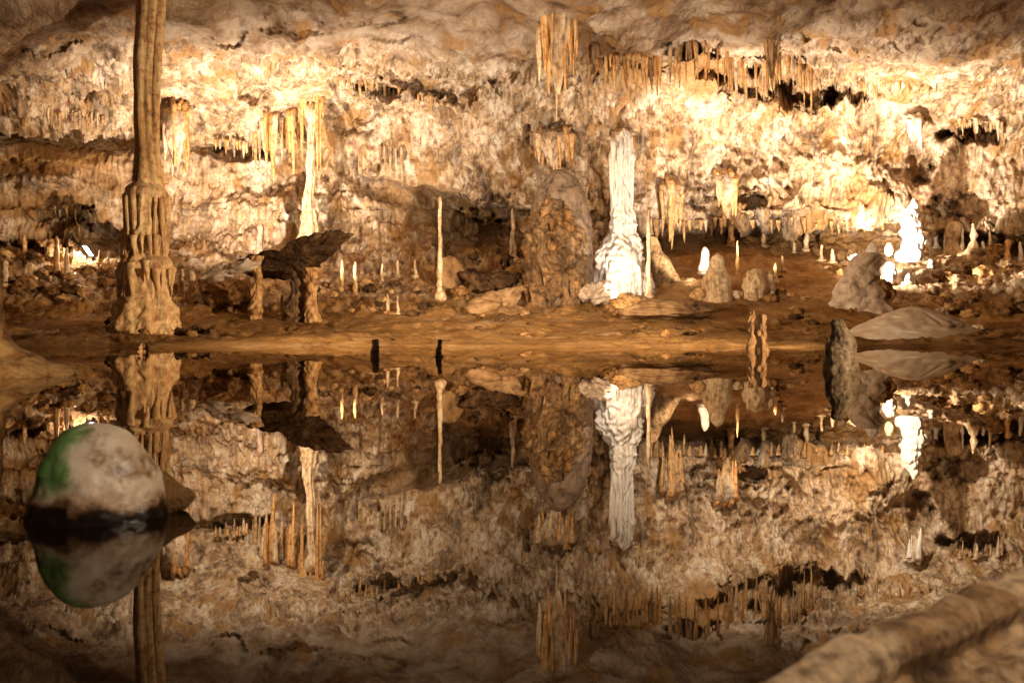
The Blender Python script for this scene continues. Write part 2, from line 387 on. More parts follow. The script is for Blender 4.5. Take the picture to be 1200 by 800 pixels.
disp += floorf * fm_ * (0.22 * med + 0.20 * pop2 + 0.22 * pop).reshape(sh)
disp -= wf * (1 - fm_) * sstep(2, 14, u) * disp * .85
disp += ceilf * (0.30 * lrg + 0.10 * med + .05 * pop).reshape(sh) * 1.2
bk = (1 - sstep(6.6, 8.0, row_t))[RI] * sstep(21.0, 23.0, D0)
disp += bk * (0.06 * pop2 + 0.08 * np.maximum(med, 0) + .05 * pop - .22 * pit).reshape(sh)
Pg = Pg + nm * disp[..., None] * np.where(nm[..., 2:3] < -2, 1, 1)
Pg[..., 2] = np.where(isb & (D0 < 20.4), np.minimum(Pg[..., 2], -0.03), Pg[..., 2])
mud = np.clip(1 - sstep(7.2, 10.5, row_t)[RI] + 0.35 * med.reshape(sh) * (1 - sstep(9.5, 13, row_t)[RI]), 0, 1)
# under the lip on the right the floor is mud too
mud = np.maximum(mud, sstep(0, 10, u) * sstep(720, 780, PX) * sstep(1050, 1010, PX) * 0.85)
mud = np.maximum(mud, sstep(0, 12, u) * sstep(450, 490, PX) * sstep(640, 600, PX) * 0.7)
stain_shade = np.zeros(sh)  # ochre stains; the left-hand patches also put shade into the colour
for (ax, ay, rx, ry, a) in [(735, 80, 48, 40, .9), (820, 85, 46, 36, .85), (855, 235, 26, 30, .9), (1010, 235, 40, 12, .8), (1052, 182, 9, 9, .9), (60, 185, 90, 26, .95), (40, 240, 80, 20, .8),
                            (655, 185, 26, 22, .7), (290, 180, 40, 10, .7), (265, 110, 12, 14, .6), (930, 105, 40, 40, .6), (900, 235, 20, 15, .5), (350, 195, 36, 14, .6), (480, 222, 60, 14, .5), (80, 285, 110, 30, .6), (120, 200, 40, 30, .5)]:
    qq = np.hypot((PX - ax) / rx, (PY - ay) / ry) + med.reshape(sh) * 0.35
    stain_shade = np.maximum(stain_shade, a * sstep(1.1, 0.5, qq))
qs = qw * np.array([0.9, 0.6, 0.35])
stain_shade = np.clip(np.maximum(stain_shade * 1.0, 0.8 * sstep(0.28, 0.55, fbm(qs + 21, 3)).reshape(sh)) * sstep(9, 11, row_t)[RI], 0, 1)
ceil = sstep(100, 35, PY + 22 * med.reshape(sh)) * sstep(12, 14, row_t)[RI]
SPX = 600 + Pg[..., 0] / Pg[..., 1] * F; SPY = HZ - (Pg[..., 2] - H) / Pg[..., 1] * F

def sheet(name, r0, r1, mat):
    v = Pg[r0:r1 + 1].reshape(-1, 3); nr = r1 - r0 + 1
    i = np.arange(nr - 1)[:, None] * COLS; j = np.arange(COLS - 1)[None]
    f = np.stack([i + j, i + j + 1, i + COLS + j + 1, i + COLS + j], -1).reshape(-1, 4)
    o = mesh_obj(name, v, f, mat, attrs={'mud': mud[r0:r1 + 1], 'stain_shade': stain_shade[r0:r1 + 1], 'ceil': ceil[r0:r1 + 1]})
    o['kind'] = 'structure'; return o
rB = int(np.searchsorted(row_t, 8.4)); rC = int(np.argmax((row_py < 62) & (row_t > 12)))
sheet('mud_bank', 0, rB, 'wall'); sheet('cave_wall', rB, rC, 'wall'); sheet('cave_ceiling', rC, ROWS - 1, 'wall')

def floor_at(px, py, lo=None):
    """first place, coming up from the water, where the built ground is seen at (px, py)"""
    c = int(np.clip(round((px + 170) / 1540 * (COLS - 1)), 0, COLS - 1))
    col = SPY[:, c]; r = int(np.argmax(col <= py))
    return Pg[r, c].copy()
def roof_at(px, py):
    c = int(np.clip(round((px + 170) / 1540 * (COLS - 1)), 0, COLS - 1))
    col = SPY[:, c]; r = int(np.argmax(col <= py))
    return Pg[r, c].copy()

# rest of the shell: ceiling over the lake, walls at the sides and behind the camera
e0 = Pg[-1]
nr = 50; k = np.linspace(0, 1, nr)[:, None]
cy_ = e0[None, ::4, 1] * (1 - k) + (-9) * k
cx_ = e0[None, ::4, 0] * (1 - k) + e0[None, ::4, 0] * 0.9 * k
cz_ = e0[None, ::4, 2] * (1 - k) + (9.0) * k
pp = np.stack([cx_, cy_, cz_ + 0 * k], -1); sh2 = pp.shape[:2]
nz = fbm(pp.reshape(-1, 3) * 0.28, 4).reshape(sh2); pp[..., 2] += nz * 0.6 * np.minimum(1, k * 6)
nc = sh2[1]; i = np.arange(nr - 1)[:, None] * nc; j = np.arange(nc - 1)[None]
ff = np.stack([i + j, i + j + 1, i + nc + j + 1, i + nc + j], -1).reshape(-1, 4)
o = mesh_obj('lake_ceiling', pp.reshape(-1, 3), ff, 'ceiling', attrs={'mud': np.zeros(sh2), 'stain_shade': np.zeros(sh2)}); o['kind'] = 'structure'
plan = np.array([(-31, 44), (-25, 31), (-19, 22), (-13, 12), (-8.5, 4), (-7, -4), (-4, -8), (4, -8), (7, -4), (8.5, 4), (13, 12), (19, 22), (25, 31), (31, 44)], float)
t = np.linspace(0, len(plan) - 1, 240); kk = np.arange(len(plan))
wx, wy = np.interp(t, kk, plan[:, 0]), np.interp(t, kk, plan[:, 1])
zz = np.linspace(-0.6, 13, 60)[:, None]
pp = np.stack([wx[None] * (1 + 0.02 * np.sin(zz)) + 0 * zz, wy[None] + 0 * zz, zz + 0 * wx[None]], -1)
n = fbm(pp.reshape(-1, 3) * 0.4, 4).reshape(60, 240)
pp[..., 0] += n * 0.8; pp[..., 1] += n * 0.6
i = np.arange(59)[:, None] * 240; j = np.arange(239)[None]
ff = np.stack([i + j, i + j + 1, i + 241, i + 240], -1) if False else np.stack([i + j, i + j + 1, i + 240 + j + 1, i + 240 + j], -1).reshape(-1, 4)
o = mesh_obj('near_cave_wall', pp.reshape(-1, 3), ff, 'ceiling', attrs={'mud': np.zeros(n.size), 'stain_shade': np.zeros(n.size)}); o['kind'] = 'structure'

# the lake
lv = [(-34, -9, 0), (34, -9, 0), (34, 24, 0), (-34, 24, 0)]
o = mesh_obj('lake', lv, [(0, 1, 2, 3)], 'water', smooth=False); o['kind'] = 'structure'

# ------------------------------------------------------------------ lamps
def flood(px, py, d, aim, power, size=110, col=WARM, label='', blend=0.6, radius=0.12, loc=None):
    p = P(px, py, d) if loc is None else np.array(loc)
    dirv = Vector(tuple(np.array(aim) - p)).normalized()
    e = empty('flood_lamp', p, label, 'lamp')
    rot = dirv.to_track_quat('-Z', 'Y').to_euler(); 
    # housing: open cone-box behind the glass, bracket and foot
    v, f = tube([(0, 0, 0.16, 0.05), (0, 0, 0.10, 0.09), (0, 0, 0.0, 0.13), (0, 0, -0.02, 0.14)], 16, 0, 1, 0.0, 1)
    hs = mesh_obj('housing', v, f, 'metal', e); hs.rotation_euler = rot
    a = np.linspace(0, 2 * np.pi, 16, endpoint=False)
    gl = mesh_obj('lamp_glass', np.stack([0.115 * np.cos(a), 0.115 * np.sin(a), 0 * a - 0.028], -1), [tuple(range(16))], 'glow', e); gl.rotation_euler = rot
    v, f = tube([(0, 0, -0.45, 0.09), (0, 0, -0.43, 0.09), (0, 0, -0.42, 0.02), (0, 0, -0.1, 0.02)], 10, 0, 1, 0, 1)
    mesh_obj('bracket', v, f, 'metal', e)
    ld = bpy.data.lights.new('flood_light', 'SPOT'); ld.energy = power; ld.color = col; ld.spot_size = R(size); ld.spot_blend = blend; ld.shadow_soft_size = radius
    lo = bpy.data.objects.new('flood_light', ld); C.objects.link(lo); lo.parent = e; lo.rotation_euler = rot
    lo.location = tuple(dirv * 0.2)
    return e

WALL_ = (1.0, 0.85, 0.68)
flood(258, 322, 31.8, P(290, 100, 37), 9500, 122, WALL_, 'small flood lamp hidden behind the grey tail of the dark slab', blend=1, radius=.05)
flood(372, 338, 31.4, P(480, 95, 36), 4800, 112, WALL_, 'small flood lamp on the ground behind the tip of the dark slab', blend=1, radius=.05)
flood(733, 360, 29.9, P(742, 180, 34.4), 2500, 116, WHITE, 'flood lamp in front of the white column behind its brown apron', blend=1, radius=.05)
flood(1002, 326, 32.6, P(1095, 210, 36), 9500, 128, WHITE, 'flood lamp behind the grey mound aimed up at the white tower', blend=1, radius=.05)
flood(886, 331, 33.2, P(935, 100, 36), 7200, 112, WALL_, 'flood lamp behind the rounded lumps right of the cone stalagmite', blend=1, radius=.05)
flood(812, 346, 32.6, P(820, 125, 37), 4600, 104, WALL_, 'added fill lamp left of the pale cone aimed up at the lip', blend=1, radius=.05)  # added lamp, brightens the wall right of the white column
flood(0, 0, 0, (0.2, 36, 8.6), 17000, 46, WALL_, 'spot lamp near the right shore ledge aimed high at the far wall', loc=(6.4, 4.0, 3.2), radius=0.08, blend=.9)
flood(0, 0, 0, (-8, 30, 2.8), 25000, 60, WARM, 'flood lamp on the right shore facing the pillar', loc=(12.0, 13.5, 2.6), radius=0.2, blend=.9)
flood(0, 0, 0, (10, 33, 2.6), 24000, 62, WARM, 'flood lamp on the left shore facing the white tower', loc=(-12.0, 11.5, 2.4), radius=0.2, blend=.9)
flood(0, 0, 0, (-0.6, 2.6, 0.0), 280, 130, (1.0, 0.8, 0.58), 'small path lamp above the near shore ledge', loc=(1.7, 0.3, 2.3), radius=0.03, blend=1)
flood(0, 0, 0, (3.9, 10.0, -0.4), 1500, 36, WARM, 'small added fill lamp facing the hooded stalagmite', loc=(7.3, 5.5, 2.2), radius=0.08, blend=1)  # added lamp out of view, only lights the hooded stalagmite
flood(0, 0, 0, (-5.2, 8.9, 0.3), 700, 60, WARM, 'small added fill lamp facing the column root', loc=(-4.2, 3.2, 2.6), radius=0.08, blend=1)  # added lamp out of view, lifts the column root out of the dark
# the tube lamp that shows in the left chamber
p = P(103, 294, 35.0)
e = empty('tube_lamp', p, 'glowing white tube lamp in the dark hollow left of the tall pillar', 'lamp')
v, f = tube([(-0.13, 0, 0.18, 0.04), (-0.12, 0, 0.17, 0.07), (0.13, 0, -0.18, 0.07), (0.15, 0, -0.2, 0.04)], 14, 0, 1, 0, 1)
mesh_obj('glass_tube', v, f, 'tube', e)
v, f = tube([(0.16, 0, -0.21, 0.10), (0.18, 0, -0.25, 0.10), (0.24, 0, -0.34, 0.08), (0.30, 0.1, -0.7, 0.05)], 14, 0, 1, 0, 1)
mesh_obj('bracket', v, f, 'metal', e)
ld = bpy.data.lights.new('tube_light', 'POINT'); ld.energy = 260; ld.color = (1, 0.8, 0.55); ld.shadow_soft_size = 0.15
lo = bpy.data.objects.new('tube_light', ld); C.objects.link(lo); lo.parent = e; lo.location = (-0.1, -0.25, 0.25)

# ------------------------------------------------------------------ dripstone builders
def ppm(d): return d / F                     # metres per picture row at depth d

def stalagmite(px, ytop, ybase, wid, label, mat='cream', prof=((0, 1.7), (.05, 1.15), (.14, .85), (.5, .66), (.85, .5), (1, .25)), d=None, group=None, name='stalagmite',
               lean=0.0, namp=0.18, nsc=2.4, flute=0.12, nfl=7, seed=None, cat='stalagmite', seg=22, rows=26):
    seed = seed if seed is not None else (px * 0.137 + ytop * 0.071)
    b = floor_at(px, ybase) if d is None else P(px, ybase, d)
    dd = b[1]; k = ppm(dd); h = (ybase - ytop) * k; r = wid * k / 2
    rows_ = [(0, 0, -0.25 * r - 0.12, r * 1.12)] + [(lean * t * h, 0, t * h, r * q) for t, q in prof] + [(lean * h, 0, h + r * 0.12, 0.02 * r)]
    v, f = tube(rows_, seg, flute, nfl, namp, nsc / max(r * 2.2, 0.05) * 0.5, seed, ridge=rows, bead=.5)
    o = mesh_obj(name, v, f, mat); o.location = tuple(map(float, b))
    tag(o, label, cat, group); return o

def icicle(l, r, seed, taper=0.75, namp=0.1, seg=10):
    return tube([(0, r * 2.0, 0.2 * l, r * .1), (0, r * 1.2, 0.14 * l, r * .7), (0, r * .4, 0.06 * l, r * 1.05), (0, 0, 0, r), (0, 0, -0.35 * l, r * .78), (0.02 * l, 0, -0.7 * l, r * .5), (0.02 * l, 0, -0.95 * l, r * .22), (0.02 * l, 0, -l, r * .04)], seg, 0.12, 5, namp, 1.0 / max(r * 2, .05), seed, ridge=16)

ICE = []
for s_ in range(7):
    v, f = icicle(1.0, 0.09, s_ * 1.7 + .3, namp=0.25)
    me = bpy.data.meshes.new('stalactite'); me.from_pydata([tuple(map(float, q)) for q in v], [], f)
    me.polygons.foreach_set('use_smooth', np.ones(len(me.polygons), bool)); ICE.append(me)
ice_by_mat = {}
def ice_mesh(kind, mat):
    if (kind, mat) not in ice_by_mat:
        m = ICE[kind].copy(); m.materials.append(M[mat]); ice_by_mat[(kind, mat)] = m
    return ice_by_mat[(kind, mat)]

def fringe(pts, label, mat='gold', n=12, lmin=8, lmax=26, wid=5, depth=0.3, seed=1, group=None, name='stalactite_fringe', d=None, lift=2, cat='stalactites', mats=None):
    """a row of stalactites hanging along a line of picture points (px, py) from the rock there"""
    r_ = random.Random(seed); pts = np.array(pts, float)
    mids = pts.mean(0)
    b = roof_at(*mids) if d is None else P(*mids, d)
    e = empty(name, b, label, cat, group)
    t = np.linspace(0, len(pts) - 1, n) + np.array([r_.uniform(-.25, .25) * (len(pts) - 1) / n for _ in range(n)])
    xs = np.interp(t, np.arange(len(pts)), pts[:, 0]); ys = np.interp(t, np.arange(len(pts)), pts[:, 1])
    for x, y in zip(xs, ys):
        a = roof_at(x, y - lift) if d is None else P(x, y - lift, d)
        a[1] -= r_.uniform(-0.2, 1) * depth
        k = ppm(a[1]); l = (lmin + (lmax - lmin) * r_.random() ** 1.8) * k; ww = wid * k * r_.uniform(.5, 1.4)
        o = bpy.data.objects.new('stalactite', ice_mesh(r_.randrange(7), r_.choice(mats) if mats else r_.choice((mat, mat, 'wall', 'tan')))); C.objects.link(o); o.parent = e
        o.location = tuple(map(float, a - b)); o.scale = (ww / 0.18, ww / 0.18, l); o.rotation_euler = (r_.uniform(-.05, .05), r_.uniform(-.05, .05), r_.uniform(-.8, .8))
    return e

def rock(px, py, w_, h_, label, mat='brown', seed=1.0, rough=0.4, facets=0.3, d=None, group=None, name='rock', cat='rock', depth=None, sink=0.3, sub=4, nsc=1.3):
    b = floor_at(px, py) if d is None else P(px, py, d)
    k = ppm(b[1]); sx, sz = w_ * k / 2, h_ * k / 2
    v, f = boulder((sx, depth or sx * 0.8, sz), seed, rough, nsc, sub, facets)
    v[:, 2] += sz * (1 - sink)
    o = mesh_obj(name, v, f, mat); o.location = tuple(map(float, b)); tag(o, label, cat, group); return o

# ------------------------------------------------------------------ the tall pillar on the left
d = 26.0; k = ppm(d); b = P(171, 386, d)
e = empty('tall_pillar', b, 'tall golden brown pillar with tiers of hanging drapery reaching the ceiling', 'pillar')
L = lambda px, py, r: ((px - 171) * k, 0, (386 - py) * k, r * k)
v, f = tube([L(171, 400, 42), L(170, 386, 41), L(172, 374, 37), L(172, 362, 32), L(171, 350, 28), L(171, 342, 24)], 70, 0.10, 11, 0.34, 2.4, 2.0, ridge=50)
mesh_obj('base_mound', v, f, 'pillar', e)
v, f = tube([L(171, 350, 25), L(171, 318, 21), L(171, 300, 20), L(171, 260, 20), L(172, 235, 21), L(174, 222, 18), L(175, 205, 16)], 60, 0.16, 13, 0.3, 1.3, 4.0, ridge=60)
mesh_obj('core', v, f, 'pillar', e)
v, f = tube([L(175, 215, 20), L(174, 195, 16.5), L(172, 170, 14), L(171, 130, 14), L(172, 90, 15), L(174, 50, 15.5), L(176, 15, 16), L(178, -25, 20), L(178, -50, 30)], 56, 0.16, 7, 0.14, 0.7, 1.2, ridge=70)
mesh_obj('shaft', v, f, 'pillar', e)
v, f = tube([L(186, 230, 9), L(184, 180, 5), L(184, 120, 5), L(187, 60, 5.5), L(190, 10, 6), L(192, -40, 8)], 28, 0.1, 5, 0.15, 2.0, 3.2, ridge=50)
o = mesh_obj('side_shaft', v, f, 'pillar', e); o.location = (0, -0.12, 0)
r_ = random.Random(4)
for (yt, yb, rad, nn, nm_) in ((228, 296, 24, 15, 'drapery'), (272, 314, 25, 17, 'drapery'), (310, 350, 29, 15, 'drapery')):
    v, f = tube([L(171, yt + 6, rad + 1), L(171, yt + 1, rad + 2), L(172, yt - 5, rad - 1), L(172, yt - 12, rad - 7)], 60, .10, 9, .32, 1.6, yt * .1, ridge=16)
    rim = mesh_obj('tier_rim', v, f, 'pillar', e)
    for q in range(nn):
        a = 2 * math.pi * (q + r_.uniform(-.42, .42)) / nn; rz_ = rad * r_.uniform(.86, 1.06)
        o = bpy.data.objects.new(nm_, ice_mesh(q % 7, 'pillar')); C.objects.link(o); o.parent = rim
        lw = r_.uniform(4.5, 11.5) * k; ll = (yb - yt) * k * r_.uniform(.5, 1.2)
        o.location = (math.cos(a) * rz_ * k, math.sin(a) * rz_ * k, (386 - yt - r_.uniform(-3, 9)) * k); o.scale = (lw / .18, lw / .18, ll); o.rotation_euler = (0, r_.uniform(-.05, .05), a + math.pi / 2)

# brown stalactite bundle right of the pillar
def bundle(px, y0, y1, w_, n, label, mat, d, seed, short=.35, wid=7, group=None, root=None, name='stalactite_cluster'):
    r_ = random.Random(seed); k = ppm(d); b = P(px, y0, d)
    e = empty(name, b, label, 'stalactites', group)
    rw = root or w_ * .55
    hh = (y1 - y0) * k
    v, f = tube([(0, 2.6, hh * .55, rw * k * .8), (0, 1.4, hh * .36, rw * k * .95), (0, .5, hh * .16, rw * k * .98), (0, 0, 0, rw * k * .9), (0, 0, -(y1 - y0) * k * .3, rw * .8 * k), (0, 0, -(y1 - y0) * k * .62, rw * .35 * k), (0, 0, -(y1 - y0) * k * .8, rw * .1 * k)], 40, .22, 12, .3, 1.5, seed, sy=.7, ridge=50)
    mesh_obj('root', v, f, 'wall', e)
    for q in range(n):
        x = (q + .5) / n * 2 - 1; x += r_.uniform(-.6, .6) / n
        y = r_.uniform(-1, .6) * math.sqrt(max(0, 1 - x * x)) * .6
        mid = 1 - (1 - short) * abs(x) ** 1.3
        l = (y1 - y0) * k * (mid * r_.uniform(.62, 1.0)); ww = wid * k * r_.uniform(.5, 1.5)
        o = bpy.data.objects.new('stalactite', ice_mesh(r_.randrange(7), r_.choice((mat, mat, mat, 'tan', 'cream')) if mat == 'gold' else mat)); C.objects.link(o); o.parent = e
        o.location = (x * w_ * k / 2, y * w_ * k / 2, r_.uniform(-.15, .15) * (y1 - y0) * k); o.scale = (ww / .18, ww / .18, l); o.rotation_euler = (r_.uniform(-.05, .05), r_.uniform(-.05, .05), r_.uniform(-.8, .8))
    return e
bundle(207, 136, 220, 26, 9, 'brown stalactite bundle hanging just right of the tall pillar', 'gold', roof_at(207, 136)[1] - .9, 3, .6, 9)
bundle(654, 18, 134, 44, 22, 'long golden stalactite bundle hanging from the middle of the ceiling', 'gold', 28.5, 5, .55, 8, root=20)
bundle(650, 160, 206, 48, 18, 'golden drapery fringe just above the knobbly dome', 'gold', roof_at(650, 165)[1] - .8, 6, .7, 7)
bundle(731, 158, 196, 26, 9, 'dark brown stalactite cluster above the white column', 'brown', roof_at(731, 160)[1] - .8, 8, .6, 6)

# column of drapes above the slab
d = roof_at(361, 150)[1] - 1.3; k = ppm(d); b = P(361, 276, d)
e = empty('dripstone_column', b, 'slender golden dripstone column with a frayed top above the dark slab', 'column')
L = lambda px, py, r: ((px - 361) * k, 0, (276 - py) * k, r * k)
v, f = tube([L(358, 330, 15), L(359, 290, 14), L(361, 272, 12), L(361, 250, 9.5), L(362, 232, 7), L(363, 215, 5), L(364, 180, 4.6), L(366, 150, 5.5), L(366, 128, 8), (5 * k, .8, 166 * k, 9 * k), (5 * k, 2.2, 186 * k, 8 * k)], 44, .25, 9, .4, 2.0, 2.4, ridge=90, bead=.25)
mesh_obj('shaft', v, f, 'cream', e)
r_ = random.Random(9)
for q in range(11):
    x = 349 + q * 3.2 + r_.uniform(-1.5, 1.5); yt = r_.uniform(104, 130); l = r_.uniform(20, 95) * k
    o = bpy.data.objects.new('stalactite', ice_mesh(q % 7, 'gold')); C.objects.link(o); o.parent = e
    o.location = ((x - 361) * k, r_.uniform(-.35, .2), (276 - yt) * k); ww = r_.uniform(3, 7.5) * k; o.scale = (ww / .18, ww / .18, l)
fringe([(310, 146), (350, 142)], 'row of long golden stalactites left of the slender dripstone column', 'gold', 13, 35, 76, 6.5, .8, 12, mats=['gold', 'gold', 'cream'])
fringe([(252, 168), (305, 172)], 'short golden stalactite fringe over the shallow slot in the bright left wall', 'gold', 16, 9, 24, 4.5, .5, 13)
fringe([(300, 160), (318, 160)], 'three pale stalactites on the bright wall beside the short golden fringe', 'cream', 4, 40, 60, 6, .5, 14)
fringe([(395, 95), (440, 100), (510, 120)], 'thin stalactite fringe along the shaded ledge right of the slender column', 'tan', 22, 9, 26, 4, .5, 15)
fringe([(446, 176), (470, 180)], 'few thin pale straws on the wall right of the dark slab', 'cream', 5, 26, 52, 3, .5, 16)
fringe([(690, 66), (730, 60), (770, 74)], 'ochre stalactite curtain in the first ceiling alcove beside the long bundle', 'gold', 26, 22, 56, 5.5, .9, 17)
fringe([(785, 62), (815, 54), (850, 66), (872, 88)], 'ochre stalactite curtain inside the dark arched ceiling alcove', 'gold', 28, 22, 60, 5.5, 1.0, 18)
fringe([(885, 80), (915, 62), (950, 84)], 'brown stalactite curtain around the deep black ceiling hole', 'tan', 18, 30, 74, 5.5, .9, 19)
fringe([(1000, 100), (1040, 98), (1090, 104)], 'short stalactites under the edge of the smooth ceiling right of the black hole', 'tan', 16, 8, 24, 5, .5, 20)
fringe([(1120, 145), (1170, 148)], 'small stalactites across the shadowed alcove high on the right wall', 'cream', 12, 8, 26, 4.5, .6, 21)
fringe([(762, 266), (830, 262), (870, 258)], 'stubby stalactites under the lip beside the white column', 'tan', 15, 8, 26, 6, .5, 22)
fringe([(880, 262), (960, 266), (1030, 266)], 'stubby stalactites under the long lip left of the white tower', 'tan', 15, 6, 20, 6, .5, 23)
fringe([(0, 130), (60, 134), (120, 140)], 'fine pale drips above the long crevice left of the pillar', 'cream', 26, 8, 24, 4, .4, 24)
fringe([(70, 246), (95, 250)], 'tiny stalactites at the mouth of the dark hollow behind the tube lamp', 'tan', 7, 8, 22, 3, .5, 25)
bundle(1072, 138, 178, 18, 6, 'greyish white stalactite cluster on the bright right wall above the tower', 'white', roof_at(1072, 138)[1] - .6, 26, .6, 6)
bundle(852, 210, 268, 26, 8, 'orange drapery hanging over the lip above the cone stalagmite', 'gold', roof_at(852, 215)[1] - .7, 27, .6, 8)
bundle(786, 222, 292, 26, 6, 'blunt brown hanging rock tongue right of the white column', 'tan', roof_at(786, 225)[1] - .6, 28, .6, 10)
bundle(903, 20, 110, 20, 5, 'smooth tan rib hanging from the ceiling beside the black hole', 'tan', 29.5, 29, .7, 9)

# ------------------------------------------------------------------ the dark leaning slab and its props
def slab(outline, d0, shear, thick, name, label, mat, seed, cat='slab'):
    o_ = np.array(outline, float); n = 120
    seg = np.vstack([o_, o_[:1]]); ln = np.r_[0, np.cumsum(np.hypot(*np.diff(seg, axis=0).T))]
    t = np.linspace(0, ln[-1], n, endpoint=False)
    ox, oy = np.interp(t, ln, seg[:, 0]), np.interp(t, ln, seg[:, 1])
    for _ in range(2):
        ox = .5 * ox + .25 * (np.roll(ox, 1) + np.roll(ox, -1)); oy = .5 * oy + .25 * (np.roll(oy, 1) + np.roll(oy, -1))
    cx, cy_ = ox.mean(), oy.mean()
    V = []; rings = [(1.0, 1), (.93, 1.0), (.75, 1.0), (.5, 1), (.25, 1), (.04, 1)]
    for side in (1, -1):
        for (q, _) in rings:
            x = cx + (ox - cx) * q; y = cy_ + (oy - cy_) * q
            dep = d0 + (y - cy_) * shear + side * thick * (0.12 if q == 1 else (.7 if q > .9 else 1.0))
            V.append(np.stack([(x - 600) / F * dep, dep, H + (HZ - y) / F * dep], -1))
    V = np.concatenate(V); nr = len(rings); Fc = []
    for s_ in range(2):
        for r in range(nr - 1):
            for j in range(n):
                a = s_ * nr * n + r * n + j; b_ = s_ * nr * n + r * n + (j + 1) % n
                q = (a, b_, b_ + n, a + n); Fc.append(q if s_ else q[::-1])
        Fc.append(tuple(range(s_ * nr * n + (nr - 1) * n, s_ * nr * n + nr * n)) if s_ == 0 else tuple(range(s_ * nr * n + (nr - 1) * n, s_ * nr * n + nr * n))[::-1])
    for j in range(n):
        a, b_ = j, (j + 1) % n; Fc.append((a, b_, nr * n + b_, nr * n + a))
    na = np.stack([fbm(V * 1.6 + seed, 4, .6), fbm(V * 1.6 + seed + 9, 4, .6), fbm(V * 1.6 + seed + 21, 4, .6)], -1)
    V = V + 0.15 * (na - na.mean(0))
    c = V.mean(0); o = mesh_obj(name, V - c, Fc, mat); o.location = tuple(map(float, c))
    if label: tag(o, label, cat)
    return o
sb = slab([(280, 309), (296, 298), (322, 296), (342, 281), (366, 276), (394, 270), (414, 272), (410, 280), (392, 294), (372, 316), (352, 324), (325, 327), (290, 322)], 30.0, 0.035, .26, 'leaning_slab',
     'dark brown leaning rock slab with a pointed tip rising over the bank', 'slab', 3.0)
tl = slab([(228, 324), (248, 314), (272, 308), (290, 300), (304, 303), (300, 318), (270, 324), (245, 330)], 29.6, 0.02, .24, 'tail_ledge', None, 'grey', 5.0)
tl.parent = sb; tl.location = tl.location - sb.location
PROP = ((0, 1.2), (.2, .9), (.5, .8), (.8, .95), (1, 1.15))
for (px, yt, yb, w_, dd, m_, sd, lb) in [(300, 300, 366, 12, 29.5, 'tan', 3., 'straight stub column propping up the grey tail of the dark slab'),
                                        (346, 318, 372, 19, 29.3, 'umber', 4., 'thick rough stub column under the middle of the dark slab'),
                                        (364, 314, 376, 15, 29.0, 'tan', 5., 'knobbly stub column under the right half of the dark slab')]:
    b = P(px, yb, dd); k = ppm(dd); h = (yb - yt) * k; r = w_ * k / 2
    v, f = massif([(0, -.3, r * 1.5), (.02, 0, r * 1.35), (0, h * .12, r * 1.05), (-.02, h * .35, r * .95), (.03, h * .6, r * .9), (0, h * .85, r * 1.0), (0, h, r * 1.25)], sd, 44, 60, .07, .28, sy=1, pf=5, drip=.12, df=8)
    o = mesh_obj('stub_column', v, f, m_); o.location = tuple(map(float, b)); tag(o, lb, 'column')
stalagmite(330, 345, 368, 8, 'low stump between the two outer props of the dark slab', 'tan', d=29.4)
slab([(233, 330), (262, 325), (296, 328), (298, 352), (270, 360), (238, 352)], 31.4, -.03, .3, 'tilted_rock', 'flat brown rock face in the shade beneath the grey tail of the slab', 'brown', 8.0, 'rock')
stalagmite(305, 262, 302, 14, 'small greyish white stalagmite rising behind the dark slab', 'shell', d=35.5, namp=.25)
SC = ((0, 1.0), (.25, .95), (.5, .62), (.7, .75), (.85, .6), (1, .45))
stalagmite(213, 318, 346, 11, 'left one of two stubby twin stalagmites beside the pillar base', 'cream', SC)
stalagmite(225, 317, 346, 10, 'right one of two stubby twin stalagmites beside the pillar base', 'cream', SC)
